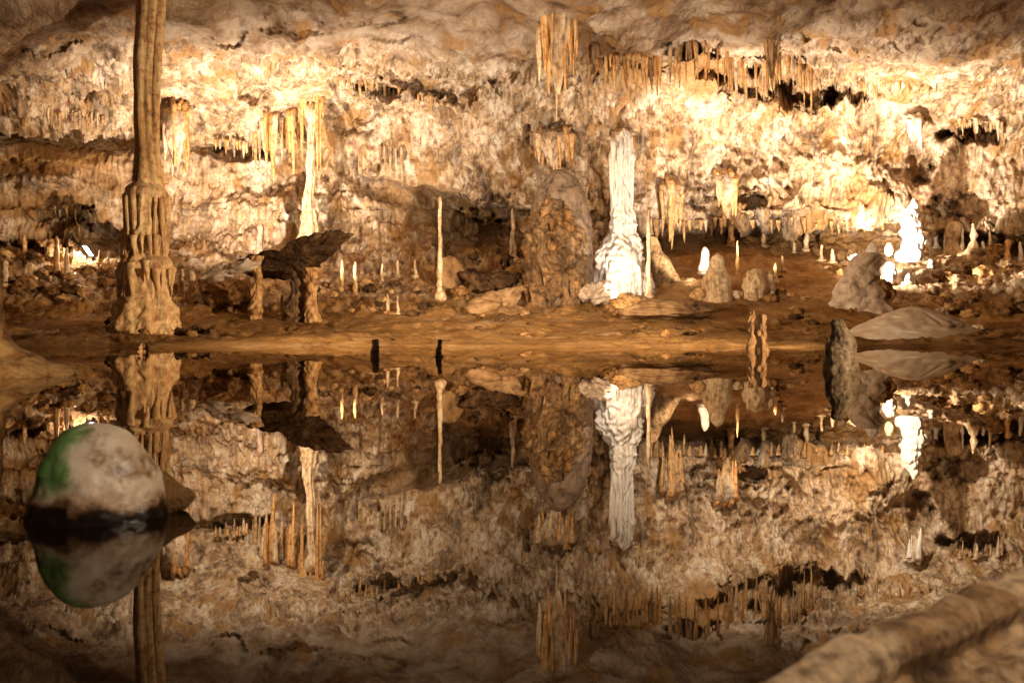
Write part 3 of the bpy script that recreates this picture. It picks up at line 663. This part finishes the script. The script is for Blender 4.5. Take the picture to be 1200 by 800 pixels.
for (px, a, b_, w_, m, lb) in [
    (401, 307, 341, 6, 'tan', 'thin stalagmite just right of the dark slab, next to its taller twin'),
    (416, 308, 348, 7, 'tan', 'taller thin stalagmite with a flared foot right of the dark slab'),
    (448, 309, 332, 5, 'cream', 'short thin stalagmite in front of the dark thin leaning form'),
    (466, 307, 326, 4.5, 'cream', 'short thin stalagmite right of the dark thin leaning form'),
    (487, 307, 326, 5, 'cream', 'short thin stalagmite left of the tall thin needle'),
    (455, 346, 368, 5, 'cream', 'left one of two low pegs at the top of the mud bank'),
    (466, 347, 368, 5, 'cream', 'right one of two low pegs at the top of the mud bank'),
    (516, 233, 350, 8, 'cream', 'tall thin needle stalagmite standing before the dark recess'),
    (447, 256, 318, 5, 'slab', 'dark thin leaning form right of the dark slab'),  # thin leaning form in the dark slab colour
    (600, 246, 305, 9, 'cream', 'pale thin column in the dark recess left of the knobbly dome'),
    (760, 247, 348, 8, 'cream', 'tall knobbly needle stalagmite right of the white column'),
    (857, 256, 288, 10, 'gold', 'orange stump on the ledge beneath the orange drapery'),
    (864, 284, 322, 5, 'tan', 'thin stalagmite right of the cone stalagmite'),
    (896, 264, 288, 7, 'cream', 'small pale peg on the muddy ledge under the long lip'),
    (909, 309, 330, 6, 'tan', 'thin peg right of the rounded lumps'),
    (945, 270, 294, 8, 'cream', 'small stalagmite with a broad foot on the muddy ledge'),
    (67, 278, 322, 9, 'tan', 'brown stalagmite among the rubble below the tube lamp'),
    (78, 291, 322, 8, 'cream', 'pale pointed stalagmite among the rubble below the tube lamp'),
    (28, 276, 300, 8, 'tan', 'stubby brown stalagmite on the far left ledge'),
    (6, 306, 334, 9, 'cream', 'pale stalagmite at the left edge of the rubble'),
    (128, 296, 312, 7, 'tan', 'short stump right of the tube lamp'),
    (117, 297, 312, 6, 'tan', 'small stump close to the tube lamp bracket'),
    (1090, 280, 313, 5, 'white', 'thin white needle right of the white tower foot'),
    (1097, 268, 291, 6, 'white', 'thin pale needle set back right of the white tower'),
    (1127, 266, 298, 6, 'white', 'slim stalagmite touching the broad tan stump'),
    (1152, 284, 300, 9, 'white', 'small pale stump between pagoda stalagmite and ledge rock'),
    (1196, 284, 312, 8, 'grey', 'grey stalagmite at the right edge of the ledge'),
    (1108, 274, 298, 5, 'white', 'tiny white needle left of the broad tan stump'),
    (1160, 276, 300, 5, 'cream', 'thin needle behind the low rounded ledge rock'),
    (1172, 288, 306, 6, 'white', 'tiny pale peg left of the golden round headed stalagmite'),
    (931, 280, 297, 5, 'cream', 'tiny pale peg left of the broad footed small stalagmite'),
    (962, 288, 306, 6, 'cream', 'tiny peg on the slope below the small broad footed stalagmite'),
    (975, 294, 309, 7, 'cream', 'stubby pale peg left of the crest of cream knobs'),
    (917, 300, 318, 5, 'cream', 'low pale peg above the rounded lumps')]:
    stalagmite(px, a, b_, w_, lb, m, seg=16, rows=34, lean=(-.05 if m == 'slab' else 0), namp=.28)
for (px, a, b_, w_, lb) in [(1118, 262, 300, 18, 'broad tan stump on the ledge right of the white tower'), ]:
    stalagmite(px, a, b_, w_, lb, 'cream', ((0, 1), (.3, 1), (.75, .9), (.9, .75), (1, .4)), flute=.2, nfl=11)
stalagmite(1140, 264, 302, 15, 'pagoda shaped stalagmite with a thin spire on the right ledge', 'cream', ((0, 1), (.2, .95), (.4, .8), (.5, .45), (.6, .5), (.8, .3), (1, .15)), namp=.25)
stalagmite(1181, 281, 310, 13, 'knobbly golden stalagmite with a round head on the right ledge', 'gold', ((0, 1), (.2, .8), (.45, .75), (.6, .5), (.75, .75), (.9, .7), (1, .3)), namp=.25)

# ------------------------------------------------------------------ tall knobbly dome in the middle
d = 32.2; k = ppm(d); b = P(655, 364, d)
e = empty('knobbly_dome', b, 'massive brown knobbly dome of flowstone in the middle of the bank', 'stalagmite')
L = lambda px, py, r: ((px - 655) * k, (364 - py) * k, r * k)
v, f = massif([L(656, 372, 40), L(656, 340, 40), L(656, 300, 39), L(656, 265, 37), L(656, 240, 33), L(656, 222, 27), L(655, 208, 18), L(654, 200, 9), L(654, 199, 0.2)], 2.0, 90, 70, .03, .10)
mesh_obj('smooth_shadow_shell', v, f, 'shell', e)  # smooth dome outline, its grey shadow put into the dark colour
v, f = massif([L(650, 374, 36), L(650, 362, 35), L(650, 340, 36), L(649, 310, 36), L(648, 285, 33), L(646, 265, 27), L(645, 250, 19), L(646, 238, 9), L(646, 233, 3), L(646, 232, 0.2)], 2.0, 190, 170, .12, .8, pf=4.2, drip=.22, df=4.0, pits=.95)
o = mesh_obj('knobbly_front', v, f, 'umber', e); o.location = (0, -.55, 0)
r_ = random.Random(12)
for q in range(46):
    yy = r_.uniform(238, 345); hw = np.interp(yy, [232, 255, 285, 345], [6, 22, 31, 34]); xx = r_.uniform(-1, 1)
    w0 = r_.uniform(4, 12); o = bpy.data.objects.new('drip', ice_mesh(r_.randrange(7), r_.choice(('umber', 'umber', 'brown')))); C.objects.link(o); o.parent = e
    o.location = ((648 - 655 + xx * hw) * k, -.55 - math.sqrt(1 - xx * xx * .96) * hw * k * .70, (364 - yy) * k); o.scale = (w0 * k / .18, w0 * k / .18, r_.uniform(16, 48) * k)
    o.rotation_euler = (r_.uniform(0, .12), r_.uniform(-.1, .1), xx * 1.2)
for (px, yb) in ((668, 366), (676, 367), (683, 367), (690, 366)):
    o = bpy.data.objects.new('tooth', ice_mesh(px % 7, 'tan')); C.objects.link(o); o.parent = e
    o.location = ((px - 655) * k, -1.0, (364 - yb + 9) * k); o.scale = (4.5 * k / .18, 4.5 * k / .18, 10 * k)

# ------------------------------------------------------------------ white column
d = 33.6; k = ppm(d); b = P(728, 346, d)
e = empty('white_column', b, 'glowing white calcite column on a wide flared foot', 'column')
L3 = lambda px, py, r: ((px - 728) * k, (346 - py) * k, r * k)
v, f = massif([L3(728, 356, 42), L3(728, 340, 38), L3(727, 322, 32), L3(727, 300, 27), L3(728, 285, 20), L3(729, 270, 15.5), L3(730, 255, 14), L3(730, 243, 12)], 9.0, 140, 100, .10, .35, pf=4.5, drip=.2, df=4)
mesh_obj('flared_foot', v, f, 'white', e)
v, f = massif([L3(730, 275, 15), L3(730, 262, 15.5), L3(730, 250, 15.5), L3(729, 240, 13.5), L3(729, 222, 12.5), L3(730, 200, 12.5), L3(731, 182, 13), L3(731, 168, 11), L3(731, 158, 7), L3(731, 150, 1)], 13.0, 120, 110, .03, .12, sy=.9, pf=4, drip=.26, df=5.5)
mesh_obj('fluted_shaft', v, f, 'white', e)
r_ = random.Random(5)
for q in range(9):
    a = math.pi + math.pi * (q + r_.uniform(.1, .9)) / 9
    o = bpy.data.objects.new('drapery', ice_mesh(q % 7, 'white')); C.objects.link(o); o.parent = e; ww = r_.uniform(3.5, 8)
    o.location = (math.cos(a) * 12 * k, math.sin(a) * 10.5 * k, (346 - r_.uniform(170, 195)) * k); o.scale = (ww * k / .18, ww * k / .18, r_.uniform(30, 75) * k)
for q, (px, yt, yb, w_) in enumerate([(708, 322, 352, 8), (737, 325, 356, 7), (745, 318, 350, 6), (720, 330, 356, 7)]):
    v, f = tube([(0, 0, -.2, w_ * k * .6), (0, 0, (yb - yt) * k * .6, w_ * k * .4), (0, 0, (yb - yt) * k, w_ * k * .2)], 14, .1, 5, .25, 4, q)
    o = mesh_obj('foot_knob', v, f, 'grey', e); o.location = ((px - 728) * k, -1.05, (346 - yb) * k)
rock(702, 352, 40, 26, 'grey knobbly apron of flowstone at the left foot of the white column', 'grey', 2.2, .4, .5, d=31.0, sub=5, nsc=2.2, cat='flowstone', name='flowstone_apron')
rock(734, 366, 44, 22, 'brown rough apron of flowstone in front of the white column', 'tan', 4.2, .4, .6, d=29.2, sub=5, nsc=2.4, cat='flowstone', name='flowstone_apron')
b = P(776, 350, 34.5); k2 = ppm(34.5)
v, f = massif([(.1, -.4, 34 * k2), (0, 12 * k2, 28 * k2), (-.2, 40 * k2, 18 * k2), (-.35, 62 * k2, 9 * k2), (-.4, 72 * k2, .2)], 15.0, 60, 50, .03, .12)
o = mesh_obj('flowstone_skirt', v, f, 'umber'); o.location = tuple(map(float, b)); tag(o, 'smooth brown flowstone skirt sloping away right of the white column', 'flowstone')

# ------------------------------------------------------------------ cone, lumps and the right side
stalagmite(840, 300, 351, 36, 'broad pale cone stalagmite standing on the bank', 'cream', ((0, 1), (.2, .86), (.5, .66), (.8, .46), (.95, .36), (1, .2)), namp=.15, seg=40, rows=40, flute=.05)
stalagmite(825, 290, 320, 16, 'small greyish stalagmite peeping out behind the pale cone', 'grey', d=35.5)
rock(884, 352, 26, 42, 'left one of two rounded pale lumps right of the cone', 'cream', 3.3, .25, .45, sub=4, nsc=1.8, cat='stalagmite', name='rounded_stalagmite')
rock(900, 348, 18, 34, 'right one of two rounded pale lumps right of the cone', 'cream', 6.3, .25, .45, sub=4, nsc=1.8, cat='stalagmite', name='rounded_stalagmite')
rock(862, 350, 16, 12, 'low pale knob beside the foot of the cone', 'cream', 8.1)
rock(820, 352, 20, 16, 'low rounded stone at the left foot of the cone', 'tan', 9.4, .3)
rock(772, 372, 118, 24, 'long low rock shelf with a dark undercut along the bank', 'mound', 5.1, .3, .5, depth=1.3, cat='rock shelf', name='rock_shelf', sub=5)
# boulder with white caps
b = P(1008, 356, 31.4); k = ppm(31.4)
v, f = massif([(-.1, -.5, 38 * k), (-.08, 2 * k, 33 * k), (0, 18 * k, 27 * k), (.15, 36 * k, 20 * k), (.3, 50 * k, 14 * k), (.36, 58 * k, 9 * k), (.38, 61 * k, .1)], 31.0, 130, 100, .13, .5, pf=2.6, drip=.15, df=2.5)
o = mesh_obj('flowstone_mound', v, f, 'grey'); o.location = tuple(map(float, b)); tag(o, 'big smooth grey flowstone mound in front of the white tower', 'flowstone')
rock(1032, 352, 30, 30, 'brown angular boulder leaning on the big grey mound', 'brown', 7.7, .35, .7, d=31.2, name='boulder', cat='boulder')
rock(1022, 302, 14, 20, 'bright white knob on top of the big grey mound', 'white', 1.3, .25, .2, d=31.3, name='calcite_knob', cat='calcite knob')
rock(1011, 306, 13, 16, 'cream knob beside the white one on the grey mound', 'cream', 2.4, .25, .2, d=32.4, name='calcite_knob', cat='calcite knob')
rock(998, 303, 11, 13, 'second cream knob along the crest behind the grey mound', 'cream', 3.5, .25, .2, d=33, name='calcite_knob', cat='calcite knob')
rock(986, 303, 9, 11, 'smallest cream knob at the left end of the crest', 'cream', 4.6, .25, .2, d=33, name='calcite_knob', cat='calcite knob')
rock(1043, 330, 17, 26, 'brilliant white rounded stone beside the brown boulder', 'white', 5.7, .2, .2, d=33.4, name='calcite_knob', cat='calcite knob')
rock(1061, 340, 20, 28, 'brilliant white rounded stone below the white tower', 'white', 6.8, .2, .2, d=33.6, name='calcite_knob', cat='calcite knob')
rock(1042, 298, 10, 16, 'pale knob left of the white tower foot', 'cream', 7.9, .2, .2, d=35, name='calcite_knob', cat='calcite knob')
# white tower of stacked tiers
d = 35.5; k = ppm(d); b = P(1068, 302, d)
e = empty('white_tower', b, 'brilliant white tiered calcite tower stalagmite like a stacked pagoda', 'stalagmite')
rr = [(0, 15), (.06, 16), (.14, 14)]
y = 300
tiers = [(303, 288, 15.5), (292, 279, 14.0), (283, 271, 14.2), (275, 264, 12.2), (267, 257, 12), (260, 250, 9.6), (253, 244, 8.6), (246, 236, 5.2)]
for q, (yb, yt, r) in enumerate(tiers):
    v, f = tube([(0, 0, (302 - yb) * k - .15, r * .8 * k), (0, 0, (302 - yb) * k, r * k), (0, 0, (302 - yb + (yb - yt) * .5) * k, r * .96 * k), (0, 0, (302 - yt) * k, r * .55 * k), (0, 0, (302 - yt + 3) * k, r * .3 * k)], 36, .2, 9 + q % 4, .35, 1.8, q * 1.9 + 1, ridge=20)
    o = mesh_obj('tier', v, f, 'white', e); o.location = (((q * 7 % 5) - 2) * .045, 0, 0)
rock(1166, 303, 26, 17, 'low rounded rock on the right ledge between stalagmites', 'brown', 4.4, .25, .3)
# rubble on the right slope
r_ = random.Random(21)
def rubble(n, x0, x1, y0, y1, wmin, wmax, mats, label, group, seed, hr=(.5, .9)):
    r_ = random.Random(seed)
    for q in range(n):
        w_ = r_.uniform(wmin, wmax) * r_.choice((.7, 1, 1))
        rock(r_.uniform(x0, x1), r_.uniform(y0, y1), w_, w_ * r_.uniform(*hr), label, r_.choice(mats), r_.uniform(0, 50), .6, .9, group=group, sub=3, name='rubble_stone', cat='stone', sink=.6, nsc=1.7)
rubble(46, 1088, 1205, 308, 372, 9, 22, ['tan', 'brown', 'wall', 'wall'], 'rough stone in the rubble slope below the right ledge', 'rubble stones on the right slope', 31)
rubble(40, 0, 130, 300, 352, 9, 24, ['brown', 'tan', 'slab', 'brown'], 'dark rough stone in the rubble left of the tall pillar', 'rubble stones left of the pillar', 32)
rubble(22, 205, 330, 335, 368, 6, 15, ['brown', 'tan'], 'small brown stone between pillar base and slab props', 'small stones around the slab props', 33)
rubble(26, 370, 520, 335, 370, 6, 16, ['brown', 'tan', 'slab'], 'small stone at the upper edge of the mud bank', 'small stones above the mud bank', 34)
rubble(22, 540, 640, 300, 352, 8, 20, ['brown', 'slab'], 'dark stone inside the recess left of the knobbly dome', 'stones in the dark recess', 35)
rubble(20, 900, 1000, 300, 372, 6, 18, ['brown', 'tan', 'slab'], 'brown stone on the slope left of the grey mound', 'stones left of the grey mound', 36)
rubble(14, 740, 830, 384, 394, 5, 12, ['brown', 'slab'], 'small dark stone low on the bank near the shelf', 'dark stones low on the bank', 37)
rubble(9, 1004, 1046, 384, 390, 7, 15, ['brown', 'slab', 'slab'], 'dark stone in the little pile at the foot of the grey mound', 'dark stones by the grey mound', 38)
rubble(10, 200, 250, 386, 396, 6, 14, ['slab', 'brown'], 'dark stone on the shore in front of the pillar', 'dark stones before the pillar', 39)
rubble(12, 128, 215, 376, 392, 8, 18, ['brown', 'tan', 'slab'], 'stone heaped against the pillar base', 'stones at the pillar base', 40)
rubble(9, 560, 620, 372, 398, 6, 15, ['slab', 'brown'], 'dark stone on the shore before the knobbly dome', 'dark stones before the dome', 41)
rubble(8, 905, 960, 372, 396, 5, 13, ['slab', 'brown'], 'dark stone on the shore behind the twin stumps', 'dark stones behind the twin stumps', 42)
b = P(1072, 385, 25.6); k = ppm(25.6); b[2] = 0.25
v, f = massif([(0, -.5, 116 * k), (0, -.12, 100 * k), (0, .12, 80 * k), (0, .3, 64 * k), (0, .5, 47 * k), (0, .68, 31 * k), (0, .8, 16 * k), (0, .84, 6 * k), (0, .845, .05)], 41.0, 100, 60, .02, .16, sy=.75)
o = mesh_obj('mud_mound', v, f, 'pale_mound'); o.location = tuple(map(float, b)); tag(o, 'low mud mound with a smooth greyish top on the right shore', 'mound')
rock(1148, 386, 14, 7, 'small pale stone on the right edge of the mud mound', 'cream', 4.3)
rock(528, 338, 34, 40, 'pale pointed heap at the mouth of the dark recess', 'mound', 8.8, .2, .2, cat='flowstone', name='flowstone_heap')
slab([(545, 352), (570, 345), (600, 338), (612, 332), (618, 340), (600, 358), (620, 364), (612, 374), (575, 372), (545, 362)], 30.2, -.05, .25, 'pale_ledge', 'pale tongue of flowstone running down left of the knobbly dome', 'mound', 11.0, 'flowstone')
slab([(536, 318), (560, 322), (590, 316), (612, 322), (600, 336), (572, 342), (552, 338)], 33.0, -.03, .3, 'recess_slab', 'dark slab lying in the recess left of the knobbly dome', 'slab', 12.0)

# ------------------------------------------------------------------ things standing in the water
def in_water(px, ytop, ybase, w_, label, mat, prof, seed, lean=0, namp=.2, name='water_stalagmite'):
    d = H / ((ybase - HZ) / F)
    return stalagmite(px, ytop, ybase, w_, label, mat, prof, d=d, lean=lean, namp=namp, seed=seed, name=name, seg=40, rows=48, nsc=3.0)
d = H / ((433 - HZ) / F); k = ppm(d); b = P(985, 433, d)
L = lambda px, py, r: ((px - 985) * k, 0, (433 - py) * k, r * k)
v, f = tube([L(985, 450, 19), L(985, 433, 18), L(985, 420, 18), L(986, 408, 18), L(988, 398, 15.5), L(987, 391, 12), L(984, 385, 9), L(982, 379, 8), L(982, 375, 6), L(982, 373.2, 3), L(982, 373, .2)], 60, .10, 6, .22, 9.0, 3.1, sy=.85, ridge=70)
o = mesh_obj('water_stalagmite', v, f, 'wet'); o.location = tuple(map(float, b)); tag(o, 'grey mottled stalagmite shaped like a hooded figure standing in the lake', 'stalagmite')
for (px, yt, yb, w_, sd, lb) in [(881, 363, 409, 12, 1.4, 'taller of the twin brown stumps standing in the shallow water'), (892, 368, 411, 12, 6.4, 'shorter of the twin brown stumps standing in the shallow water')]:
    d = H / ((yb - HZ) / F); b = P(px, yb, d); k = ppm(d); h = (yb - yt) * k; r = w_ * k / 2
    v, f = massif([(0, -.2, r * 1.6), (0, 0, r * 1.4), (.01, h * .2, r * 1.0), (-.01, h * .5, r * .85), (0, h * .8, r * .9), (.01, h * .95, r * .7), (.01, h, r * .2), (.01, h * 1.01, .001)], sd, 40, 50, .04, .14, sy=1, pf=8, drip=.05, df=12)
    o = mesh_obj('water_stump', v, f, 'slab'); o.location = tuple(map(float, b)); tag(o, lb, 'stalagmite')
in_water(440, 398, 417, 12, 'dark blunt stump in the lake before the thin stalagmites', 'umber', ((0, 1.2), (.3, .85), (.7, .7), (1, .5)), 4.4)
in_water(514, 398, 418, 8, 'dark narrow stump in the lake below the tall needle', 'umber', ((0, 1.5), (.3, 1.0), (.6, .7), (.85, .6), (1, .4)), 5.4, lean=.08)
in_water(168, 402, 412, 9, 'tiny dark stone breaking the water before the pillar', 'slab', ((0, 1.2), (.5, 1.0), (1, .5)), 6.4)
in_water(198, 360, 400, 8, 'short tan post at the shore in front of the pillar base', 'tan', ((0, 1.0), (.5, .8), (1, .7)), 7.4)

# promontory at the left edge
d = 8.9; k = ppm(d); b = P(-14, 440, d)
v, f = massif([(0, -.25, 140 * k), (0, -.02, 112 * k), (0, 10 * k, 88 * k), (0, 22 * k, 58 * k), (0, 36 * k, 34 * k), (0, 55 * k, 22 * k), (0, 75 * k, 18 * k), (0, 110 * k, 15 * k), (-.02, 400 * k, 14 * k), (0, 900 * k, 20 * k), (0, 1180 * k, 40 * k)], 21.0, 100, 160, .035, .12, sy=.7)
o = mesh_obj('edge_column', v, f, 'tan'); o.location = tuple(map(float, b)); tag(o, 'tan column with a spreading root at the left edge of the lake', 'column')

# ------------------------------------------------------------------ near dome in the lake
def dome_mat():
    m, nt, out = nodes('algae_stained_calcite'); L = nt.links.new
    tc = N(nt, 'ShaderNodeTexCoord'); pos = tc.outputs['Object']
    n1 = N(nt, 'ShaderNodeTexNoise', Scale=11.0, Detail=9.0, Roughness=0.6, Distortion=0.15); L(pos, n1.inputs['Vector'])
    n2 = N(nt, 'ShaderNodeTexNoise', Scale=30.0, Detail=8.0, Roughness=0.66); L(pos, n2.inputs['Vector'])
    n6 = N(nt, 'ShaderNodeTexNoise', Scale=6.0, Detail=6.0, Roughness=0.6); L(pos, n6.inputs['Vector'])
    base = ramp(nt, n1.outputs[0], [(0.34, (0.12, 0.06, 0.03)), (0.42, (0.42, 0.29, 0.19)), (0.50, (0.70, 0.57, 0.43)), (0.70, (0.80, 0.70, 0.57))])
    base = mixc(nt, ramp(nt, n6.outputs[0], [(0.5, (0, 0, 0)), (0.68, (.55, .55, .55))]), base, mixc(nt, n1.outputs[0], (0.30, 0.13, 0.045), (0.62, 0.38, 0.2)))
    sep = N(nt, 'ShaderNodeSeparateXYZ'); L(pos, sep.inputs[0])
    def lin(src, a, b, add=None, amt=0.0):
        if add is not None:
            q = N(nt, 'ShaderNodeMath', operation='MULTIPLY_ADD'); L(add, q.inputs[0]); q.inputs[1].default_value = amt; L(src, q.inputs[2]); src = q.outputs[0]
        mr = N(nt, 'ShaderNodeMapRange', interpolation_type='SMOOTHSTEP'); L(src, mr.inputs[0]); mr.inputs[1].default_value = a; mr.inputs[2].default_value = b; return mr.outputs[0]
    # ochre skirt, then the black wet tide line
    sk = lin(sep.outputs[2], 0.185, 0.095, n1.outputs[0], 0.14)
    col = mixc(nt, sk, base, (0.26, 0.12, 0.045))
    gx = lin(sep.outputs[0], 0.085, 0.03, n1.outputs[0], 0.16)
    gz = lin(sep.outputs[2], 0.13, 0.18, n1.outputs[0], 0.14)
    g2 = lin(sep.outputs[2], 0.26, 0.235)
    mm = N(nt, 'ShaderNodeMath', operation='MULTIPLY'); L(gx, mm.inputs[0]); L(gz, mm.inputs[1])
    m3 = N(nt, 'ShaderNodeMath', operation='MULTIPLY'); L(mm.outputs[0], m3.inputs[0]); L(g2, m3.inputs[1])
    m4 = N(nt, 'ShaderNodeMath', operation='MULTIPLY'); L(m3.outputs[0], m4.inputs[0]); m4.inputs[1].default_value = .9
    col = mixc(nt, m4.outputs[0], col, mixc(nt, n1.outputs[0], (0.05, 0.20, 0.035), (0.18, 0.42, 0.11)))
    tide = lin(sep.outputs[2], 0.145, 0.105, n1.outputs[0], 0.15)
    col = mixc(nt, tide, col, (0.012, 0.007, 0.004))
    bs = N(nt, 'ShaderNodeBsdfPrincipled', Roughness=0.3); bs.inputs['Specular IOR Level'].default_value = .4; L(col, bs.inputs['Base Color'])
    bp = N(nt, 'ShaderNodeBump', Strength=0.5, Distance=0.006); L(n2.outputs[0], bp.inputs['Height']); L(bp.outputs[0], bs.inputs['Normal'])
    L(bs.outputs[0], out.inputs[0]); return m
M['dome'] = dome_mat()
d = 2.28; k = ppm(d); b = np.array([(117 - 600) / F * d, d, 0.0])
rows = [(0, -.08, 79), (0, 0, 79), (0, .03, 78), (0, .06, 75), (-.002, .119, 66), (-.005, .165, 55), (-.009, .199, 44), (-.013, .222, 32), (-.016, .235, 19), (-.017, .241, 7), (-.017, .2415, .3)]
v, f = massif([(a, z, r * k) for a, z, r in rows], 3.0, 160, 130, .0, .0, sy=.85, drip=.0)
v = v + 0.009 * np.stack([fbm(v * 7, 3), fbm(v * 7 + 9, 3), .5 * fbm(v * 7 + 19, 3)], -1)
v[:, :2] *= (1 + .025 * (0.5 - worley(v * 11)) + .018 * fbm(v * 30, 3))[:, None]
o = mesh_obj('domed_stalagmite', v, f, 'dome'); o.location = tuple(map(float, b)); tag(o, 'rounded marbled stalagmite with green algae patch rising from the near water', 'stalagmite')
v, f = tube([(-.14, 0, 0, .09), (-.07, 0, 0, .085), (-.02, 0, -.005, .07), (.03, 0, -.012, .048), (.07, 0, -.02, .026), (.095, 0, -.026, .008), (.1, 0, -.028, .001)], 36, .05, 5, .16, 8.0, 2.2, ridge=40)
# lay the cone on its side: its rings stand across x
t_ = np.array(v); ang = np.arctan2(t_[:, 1], 1)
v = []
prx = np.linspace(-.14, .1, 40); prr = np.interp(prx, [-.14, -.07, -.02, .03, .07, .095, .1], [.085, .08, .068, .05, .03, .01, .0005]); prz = np.interp(prx, [-.14, .1], [.05, .035])
a = np.linspace(0, 2 * np.pi, 36, endpoint=False)
v = np.stack([prx[:, None] + 0 * a, prr[:, None] * np.cos(a) * .9, prz[:, None] + prr[:, None] * np.sin(a)], -1).reshape(-1, 3)
v = v + .014 * np.stack([fbm(v * 9, 3), fbm(v * 9 + 5, 3), fbm(v * 9 + 11, 3)], -1)
i_ = np.arange(39)[:, None] * 36; j_ = np.arange(36)[None]; jn = (j_ + 1) % 36
f = np.stack([i_ + j_, i_ + jn, i_ + 36 + jn, i_ + 36 + j_], -1).reshape(-1, 4)
sp = mesh_obj('side_spur', v, f, 'brown', o); sp.location = (.145, .05, .0)

# ------------------------------------------------------------------ near ledge at the bottom right
A = np.array([0.30, 1.00]); B_ = np.array([1.00, 1.60])
n1_, n2_ = 260, 150
tt = np.linspace(-0.7, 2.6, n1_)[:, None]; uu = np.linspace(0, 1, n2_)[None]
dirv = (B_ - A); ln = np.linalg.norm(dirv); dirv = dirv / ln; nrm = np.array([dirv[1], -dirv[0]])        # to the near right side
prof_u = np.array([0, .04, .08, .11, .15, .20, .24, .27, .30, .33, .36, .42, .52, .70, 1.0])
prof_o = np.array([-.10, -.035, -.012, 0, .015, .045, .058, .062, .055, .050, .060, .10, .20, .42, 1.1])
prof_z = np.array([-.25, -.03, .055, .085, .098, .096, .085, .066, .048, .034, .022, .020, .03, .04, .08])
off = np.interp(uu, prof_u, prof_o); zz = np.interp(uu, prof_u, prof_z)
wob = perlin(np.stack([tt.ravel() * 3.2, 0 * tt.ravel(), 0 * tt.ravel() + .5], -1))[:, None] * .03
base = A[None, None] + dirv[None, None] * (tt * ln)[..., None] + nrm[None, None] * (off + wob)[..., None]
V = np.concatenate([base, (zz + 0 * tt)[..., None]], -1).reshape(-1, 3)
V[:, 2] += .009 * fbm(V * 6, 3) + sstep(.06, .13, (off + 0 * tt).ravel()) * (.045 * fbm(V * 7 + 3, 4) + .02 * (0.5 - worley(V * 14))) + .005 * perlin(V * 24) + .010 * (0.5 - worley(V * 13 + 4))
i = np.arange(n1_ - 1)[:, None] * n2_; j = np.arange(n2_ - 1)[None]
f = np.stack([i + j, i + n2_ + j, i + n2_ + j + 1, i + j + 1], -1).reshape(-1, 4)
M['ledge'] = rock_mat('near_ledge_rock', (0.50, 0.36, 0.23), (0.28, 0.165, 0.08), (0.06, 0.03, 0.012), 13.0, 1.0, 0.6, 0.1, bdist=0.02, fleck=.7, spec=.2)
o = mesh_obj('shore_ledge', V - np.array([*A, 0]), f, 'ledge'); o.location = (A[0], A[1], 0)
tag(o, 'blurred brown rock rim sloping across the near corner of the lake', 'rock ledge')
